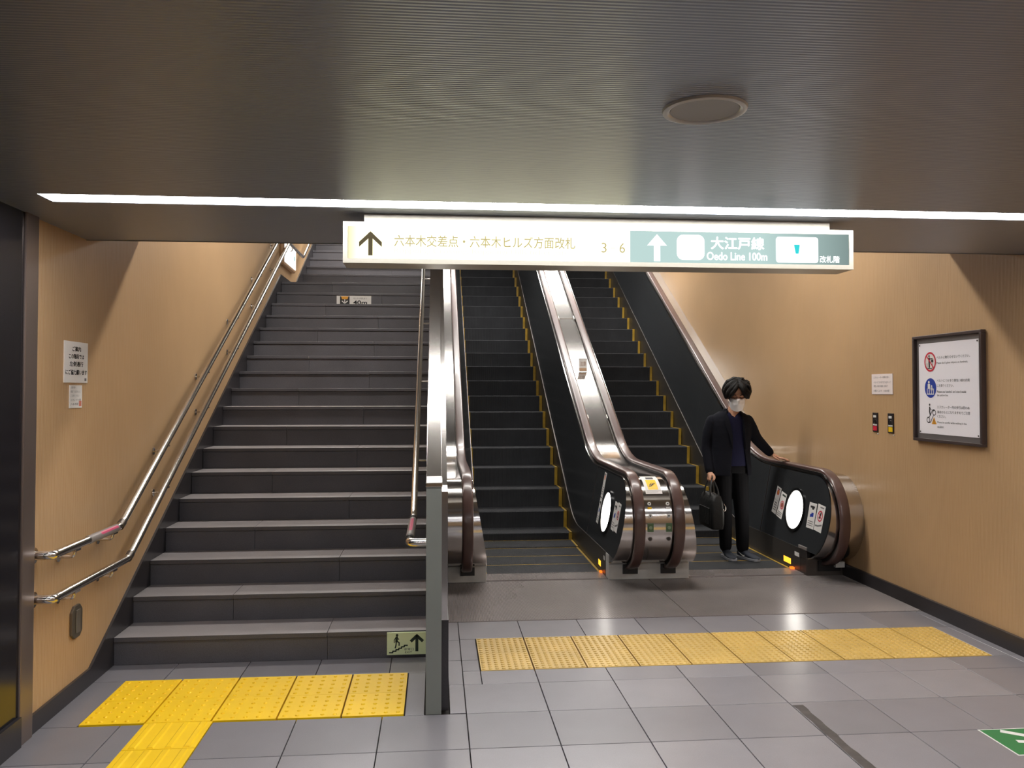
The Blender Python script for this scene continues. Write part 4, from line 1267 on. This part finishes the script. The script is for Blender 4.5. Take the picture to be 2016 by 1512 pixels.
# legs
limb(body, [(2.630, 7.57, .86), (2.652, 7.595, .47), (2.690, 7.665, .09)], [.075, .050, .036])
limb(body, [(2.775, 7.57, .86), (2.805, 7.575, .47), (2.828, 7.610, .09)], [.075, .050, .036])
person = remeshed(body, 'person', M_skin, None, 0.0042, 3)
tag(person, 'man in white mask, black jacket and navy sweater holding the escalator handrail', 'person')
# eyes and brows
for s in (-1, 1):
    MB().tube([hl(s * .016, -.0835, -.001), hl(s * .030, -.0855, -.0045), hl(s * .044, -.0775, -.001)], [.0012, .0026, .0012], 8).build('eyelid', M_hair, person, smooth=1.0)
    MB().tube([hl(s * .014, -.0895, .020), hl(s * .030, -.0905, .025), hl(s * .050, -.076, .019)], [.002, .0036, .0018], 8).build('eyebrow', M_hair, person, smooth=1.0)
# mask with folds and loops
mb = MB(); na, nv = 26, 14
rows_ = []
for lay in (0.0, 0.0035):
    for j in range(nv + 1):
        v = j / nv
        for i in range(na + 1):
            a = math.radians(-80 + 160 * i / na)
            bul = 1.0 + .10 * math.sin(math.pi * min(1, v * 1.25)) - .26 * max(0, v - .55) ** 1.3 / .45
            fold = .0022 * math.sin(v * math.pi * 6) * math.cos(a)
            w_ = .0705 - .020 * max(0, v - .35) ** 1.2
            x = w_ * math.sin(a); y = -.016 - (.083 * bul + fold + lay) * math.cos(a)
            y -= .012 * math.exp(-(a / .35) ** 2) * math.exp(-((v - .15) / .3) ** 2)
            z = -.014 - .112 * v - .010 * (1 - abs(math.sin(a))) * v + .010 * math.exp(-(a / .3) ** 2) * (1 - v)
            rows_.append(hl(x, y, z))
st = (na + 1) * (nv + 1)
fs = []
for l in (0, 1):
    for j in range(nv):
        for i in range(na):
            q = l * st + j * (na + 1) + i
            fs.append((q, q + 1, q + na + 2, q + na + 1))
for i in range(na):
    fs.append((i, i + 1, st + i + 1, st + i)); b0 = nv * (na + 1) + i; fs.append((b0, b0 + 1, st + b0 + 1, st + b0))
for j in range(nv):
    a0 = j * (na + 1); fs.append((a0, a0 + na + 1, st + a0 + na + 1, st + a0)); a1 = a0 + na; fs.append((a1, a1 + na + 1, st + a1 + na + 1, st + a1))
mk = mb.add(rows_, fs).build('face_mask', M_mask, person, smooth=1.2)
for s in (-1, 1):
    MB().tube([hl(s * .0690, -.032, -.022), hl(s * .080, -.005, .004), hl(s * .084, .026, .002), hl(s * .082, .030, -.030), hl(s * .068, -.026, -.105)], .0017, 6).build('ear_loop', M_mask, mk, smooth=1.0)
# hair: a full tousled cap, parted over the forehead
hb = MB()
hb.ball(hl(0, .038, .046), .100, .104, .086, HM)
hb.ball(hl(0, .062, -.015), .088, .070, .075, HM)
rnd = random.Random(3)
def lock(p, r):
    n_ = len(p)
    limb(hb, [hl(*q) for q in p], [r * (1.0 if i < n_ - 1 else .45) for i in range(n_)], 10)
for s in (-1, 1):
    lock([(s * .010 + .006, -.052, .112), (s * .032 + .006, -.088, .082), (s * .056, -.096, .040), (s * .074, -.082, -.004)], .021)
    lock([(s * .016 + .006, -.040, .120), (s * .052, -.076, .088), (s * .084, -.074, .040), (s * .094, -.052, -.014)], .024)
    lock([(s * .024, -.010, .126), (s * .076, -.040, .098), (s * .104, -.030, .045), (s * .100, -.016, -.022)], .025)
    lock([(s * .030, .030, .130), (s * .086, .020, .098), (s * .108, .022, .040), (s * .094, .030, -.040)], .026)
    lock([(s * .020, .060, .124), (s * .074, .084, .086), (s * .088, .096, .020), (s * .070, .090, -.060)], .028)
    lock([(s * .024 + .006, -.060, .100), (s * .044, -.096, .060), (s * .060, -.098, .018)], .014)
for k in range(60):
    a = rnd.uniform(0, 2 * math.pi); rr = rnd.uniform(.01, .085)
    x, y = rr * math.cos(a), .03 + rr * math.sin(a) * 1.05
    z = .046 + .088 * math.sqrt(max(.05, 1 - (x / .105) ** 2 - ((y - .038) / .11) ** 2))
    dx, dy = rnd.uniform(-.03, .03), rnd.uniform(-.03, .03)
    lock([(x, y, z - .008), (x + dx * .6, y + dy * .6, z + .012), (x + dx * 1.5, y + dy * 1.5, z + .006)], rnd.uniform(.005, .010))
lock([(-.010, .010, .128), (-.030, .000, .152), (-.052, -.006, .146)], .008); lock([(.020, .000, .130), (.040, -.012, .154), (.058, -.010, .142)], .008)
for k in range(40):                        # loose ends round the sides and fringe
    s = rnd.choice((-1, 1)); t = rnd.random()
    y0 = -.085 + .17 * t; x0 = s * (.060 + .045 * math.sin(math.pi * min(1, .25 + t)))
    z0 = rnd.uniform(.03, .085)
    lock([(x0 * .86, y0, z0 + .03), (x0 * 1.04, y0 + rnd.uniform(-.008, .008), z0), (x0 * rnd.uniform(.98, 1.10), y0 + rnd.uniform(-.014, .014), z0 - rnd.uniform(.035, .065))], rnd.uniform(.006, .010))
remeshed(hb, 'hair', M_hair, person, 0.0036, 1)
# sweater with V neck
def shell(levels, a_fn, thick, na=44, ztop=None):
    """garment wall: levels (z, hw, hd); a_fn(z) -> (from, to) angles, 0 = front, turning to image right"""
    mb = MB(); vs = []
    for lay in (0, 1):
        for z, hw, hd in levels:
            f, t = a_fn(z)
            for i in range(na + 1):
                a = f + (t - f) * i / na
                d = thick * lay
                zz_ = z
                if ztop is not None: zz_ = min(z, ztop(a))
                vs.append((CX + (hw - d) * math.sin(a), CY - (hd - d) * math.cos(a), zz_))
    st = len(levels) * (na + 1); fs = []
    for l in (0, 1):
        for j in range(len(levels) - 1):
            for i in range(na):
                q = l * st + j * (na + 1) + i; fs.append((q, q + 1, q + na + 2, q + na + 1))
    L_ = (len(levels) - 1) * (na + 1)
    for i in range(na):
        fs.append((i, i + 1, st + i + 1, st + i)); fs.append((L_ + i, L_ + i + 1, st + L_ + i + 1, st + L_ + i))
    for j in range(len(levels) - 1):
        for e in (0, na):
            q = j * (na + 1) + e; fs.append((q, q + na + 1, st + q + na + 1, st + q))
    return mb.add(vs, fs)
LV = [(.775, .197, .128), (.84, .194, .128), (.92, .188, .124), (1.00, .184, .120), (1.08, .188, .121), (1.16, .196, .122), (1.23, .202, .118), (1.275, .200, .112), (1.310, .182, .102), (1.335, .146, .090), (1.358, .104, .078)]
def lev(z):
    for (a, b, c), (d, e, f) in zip(LV[:-1], LV[1:]):
        if a <= z <= d:
            t = (z - a) / (d - a); return b + (e - b) * t, c + (f - c) * t
    return LV[-1][1:]
sw = [(.865, .172, .108)] + [(z, lev(z)[0] - .018, lev(z)[1] - .016) for z in (.90, .98, 1.06, 1.14, 1.20, 1.25, 1.28, 1.30, 1.32, 1.338)] + [(1.352, .075, .064)]
def vneck(a):
    a = (a + math.pi) % (2 * math.pi) - math.pi
    return 1.306 + .060 * min(1, abs(a - .12) / .62)
sweater = shell(sw, lambda z: (0, 2 * math.pi), .006, 160, vneck).build('sweater', M_sweater, person, smooth=1.2)
# jacket: open front, sleeves, collar
OPEN = [(.775, -.045, .135), (.90, -.032, .118), (1.05, -.020, .098), (1.15, -.022, .090), (1.25, -.040, .088), (1.36, -.060, .072)]
def opening(z):
    for (a, b, c), (d, e, f) in zip(OPEN[:-1], OPEN[1:]):
        if a <= z <= d:
            t = (z - a) / (d - a); return b + (e - b) * t, c + (f - c) * t
    return OPEN[-1][1:]
def jang(z):
    o0, o1 = opening(z); hw = lev(z)[0]
    return math.asin(o1 / hw), 2 * math.pi + math.asin(max(-1, o0 / hw))
jb = shell(LV, jang, .014, 60)
limb(jb, [(2.534, CY, 1.268), (2.503, 7.572, 1.16), (2.488, 7.580, 1.03), (2.490, 7.553, .92), (2.494, 7.528, .825)], [.061, .059, .053, .048, .043])
limb(jb, [(2.860, CY, 1.270), (2.905, 7.575, 1.20), (2.957, 7.597, 1.115), (3.030, 7.630, 1.045), (3.108, 7.654, .975)], [.061, .058, .053, .048, .041])
# rear collar
for lay in (0,):
    vs = []; nn = 30
    for r_, zz_ in ((.090, 1.325), (.078, 1.388), (.068, 1.386), (.078, 1.32)):
        for i in range(nn + 1):
            a = math.radians(42 + (318 - 42) * i / nn)
            vs.append((2.716 + r_ * 1.02 * math.sin(a), 7.553 - r_ * .92 * math.cos(a), zz_ - .022 * max(0, math.cos(a))))
    fs = []
    for j in range(4):
        j2 = (j + 1) % 4
        for i in range(nn): fs.append((j * (nn + 1) + i, j * (nn + 1) + i + 1, j2 * (nn + 1) + i + 1, j2 * (nn + 1) + i))
    fs.append(tuple(j * (nn + 1) for j in range(4))); fs.append(tuple(j * (nn + 1) + nn for j in range(4)))
    jb.add(vs, fs)
jacket = remeshed(jb, 'jacket', M_jacket, person, 0.0056, 4)
for s in (0, 1):
    vs = []; zs_ = [1.02 + .032 * k for k in range(11)]
    for lay in (.004, .012):
        for z in zs_:
            hw, hd = lev(min(z, 1.357)); o = opening(min(z, 1.357))[s]
            a = math.asin(o / hw); k = (z - 1.02) / .32
            wd = (.010 + .30 * k ** .8) * (1 if z < 1.25 else max(.35, 1 - (z - 1.25) * 6))
            for q in (0, 1):
                aa = a + (wd if s else -wd) * q
                vs.append((CX + (hw + lay) * math.sin(aa), CY - (hd + lay) * math.cos(aa), z))
    n_ = len(zs_); fs = []
    for l in (0, 1):
        for j in range(n_ - 1): q = l * 2 * n_ + 2 * j; fs.append((q, q + 1, q + 3, q + 2))
    for j in range(n_ - 1):
        for e in (0, 1): q = 2 * j + e; fs.append((q, q + 2, q + 2 + 2 * n_, q + 2 * n_))
    fs += [(0, 1, 2 * n_ + 1, 2 * n_), (2 * n_ - 2, 2 * n_ - 1, 4 * n_ - 1, 4 * n_ - 2)]
    MB().add(vs, fs).build('lapel', M_jacket, jacket, smooth=1.0)
# trousers
tb = MB()
tb.loft([ell(.955, .150, .095), ell(.90, .158, .102), ell(.84, .166, .108), ell(.80, .160, .105)])
limb(tb, [(2.625, 7.567, .84), (2.634, 7.575, .66), (2.652, 7.590, .46), (2.672, 7.630, .26), (2.686, 7.665, .105)], [.088, .078, .066, .060, .056])
limb(tb, [(2.778, 7.567, .84), (2.792, 7.570, .66), (2.806, 7.573, .46), (2.818, 7.590, .26), (2.828, 7.612, .105)], [.088, .079, .067, .061, .057])
remeshed(tb, 'trousers', M_trouser, person, 0.007, 4)
# shoes
def shoe(ax, ay, ang):
    c, s = math.cos(ang), math.sin(ang)
    def T(x, y, z): return Vector((ax + c * x - s * y, ay + s * x + c * y, z + 0.0032))
    ub = MB()
    prof_ = [(.060, .022, .070, .036), (.040, .031, .092, .046), (.000, .034, .090, .046), (-.050, .036, .074, .038), (-.100, .042, .056, .029), (-.145, .042, .044, .023), (-.180, .032, .036, .019), (-.198, .014, .028, .015)]
    rings = []
    for y, hw, top, mid in prof_:
        rings.append((T(0, y, .014 + (top - .014) / 2), T(hw, y, 0) - T(0, y, 0), Vector((0, 0, (top - .010) / 2))))
    ub.loft(rings)
    u = remeshed(ub, 'shoe', M_shoe, person, 0.004, 3)
    pts = [(y, hw + .005) for y, hw, _, _ in prof_]
    outl = [T(w, y, 0) for y, w in pts] + [T(-w, y, 0) for y, w in reversed(pts)]
    n_ = len(outl)
    MB().add([p for p in outl] + [p + Vector((0, 0, .022)) for p in outl], [tuple(range(n_)), tuple(range(n_, 2 * n_))] + [(i, (i + 1) % n_, (i + 1) % n_ + n_, i + n_) for i in range(n_)]).build('sole', M_sole, u, bevel=.003)
    for k in range(4):
        y = -.030 - .022 * k; z = .078 - .0075 * k
        MB().tube([T(-.020, y, z - .008), T(0, y - .004, z + .004), T(.020, y, z - .008)], .0024, 6).build('lace', M_black, u, smooth=1.0)
    # pale curved flash on the outer side
    fl = [(-.052, .030), (-.070, .024), (-.040, .026), (-.005, .040), (.024, .058), (-.010, .047), (-.044, .036), (-.060, .034), (-.052, .042)]
    for sd in (-1,):
        MB().add([T(sd * (.0375 + .003 * (y < -.03) - .12 * max(0, z - .035)), y, z) for y, z in fl] + [T(sd * (.0405 + .003 * (y < -.03) - .12 * max(0, z - .035)), y, z) for y, z in fl],
                 [tuple(range(9)), tuple(range(9, 18))] + [(i, (i + 1) % 9, (i + 1) % 9 + 9, i + 9) for i in range(9)]).build('side_flash', M_white, u)
shoe(2.690, 7.665, 0.02)
shoe(2.832, 7.610, 0.42)

# ================================================================== briefcase in his hand
bag = thing('briefcase', (2.498, 7.50, 0.31), 'black soft briefcase hanging from the masked man\'s hand', 'bag')
def rr(hx, hy, z, r=.03, n=5):
    out = []
    for sx, sy, a0 in ((1, 1, 0), (-1, 1, 90), (-1, -1, 180), (1, -1, 270)):
        for k in range(n + 1):
            a = math.radians(a0 + 90 * k / n); out.append((2.498 + sx * (hx - r) + r * math.cos(a), 7.50 + sy * (hy - r) + r * math.sin(a), z))
    return out
levels = [(.312, .040, .165), (.318, .054, .182), (.36, .062, .188), (.46, .062, .190), (.55, .054, .186), (.605, .038, .172), (.622, .022, .150)]
vs = []; k_ = 24
for z, hx, hy in levels: vs += rr(hx, hy, z, min(.028, hx * .8))
fs = [(i * k_ + j, i * k_ + (j + 1) % k_, (i + 1) * k_ + (j + 1) % k_, (i + 1) * k_ + j) for i in range(len(levels) - 1) for j in range(k_)]
fs += [tuple(range(k_ - 1, -1, -1)), tuple((len(levels) - 1) * k_ + j for j in range(k_))]
MB().add(vs, fs).build('body', M_bag, bag, smooth=0.9)
for s in (-1, 1):
    MB().tube(arc_path([(2.498 + s * .040, 7.41, .56), (2.498 + s * .036, 7.425, .66), (2.498 + s * .006, 7.462, .7475), (2.498 + s * .006, 7.545, .7475), (2.498 + s * .036, 7.575, .66), (2.498 + s * .040, 7.59, .56)], .05, 5), .0075, 10).build('handle', mat('black strap', rgb(24, 23, 23), .5), bag, smooth=1.0)
    MB().box(2.498 + s * .064 - .003, 2.498 + s * .064 + .003, 7.37, 7.63, .35, .50).build('pocket', M_bag, bag, bevel=.003)
MB().tube([(2.498, 7.365, .618), (2.498, 7.40, .6265), (2.498, 7.60, .6265), (2.498, 7.635, .618)], .004, 8).build('zipper', M_steel_d, bag, smooth=1.0)
MB().tube(arc_path([(2.552, 7.322, .545), (2.566, 7.318, .52), (2.567, 7.316, .488), (2.556, 7.314, .478), (2.545, 7.314, .486), (2.546, 7.315, .497)], .012, 4), .0036, 8).build('clip', M_steel_p, bag, smooth=1.0)
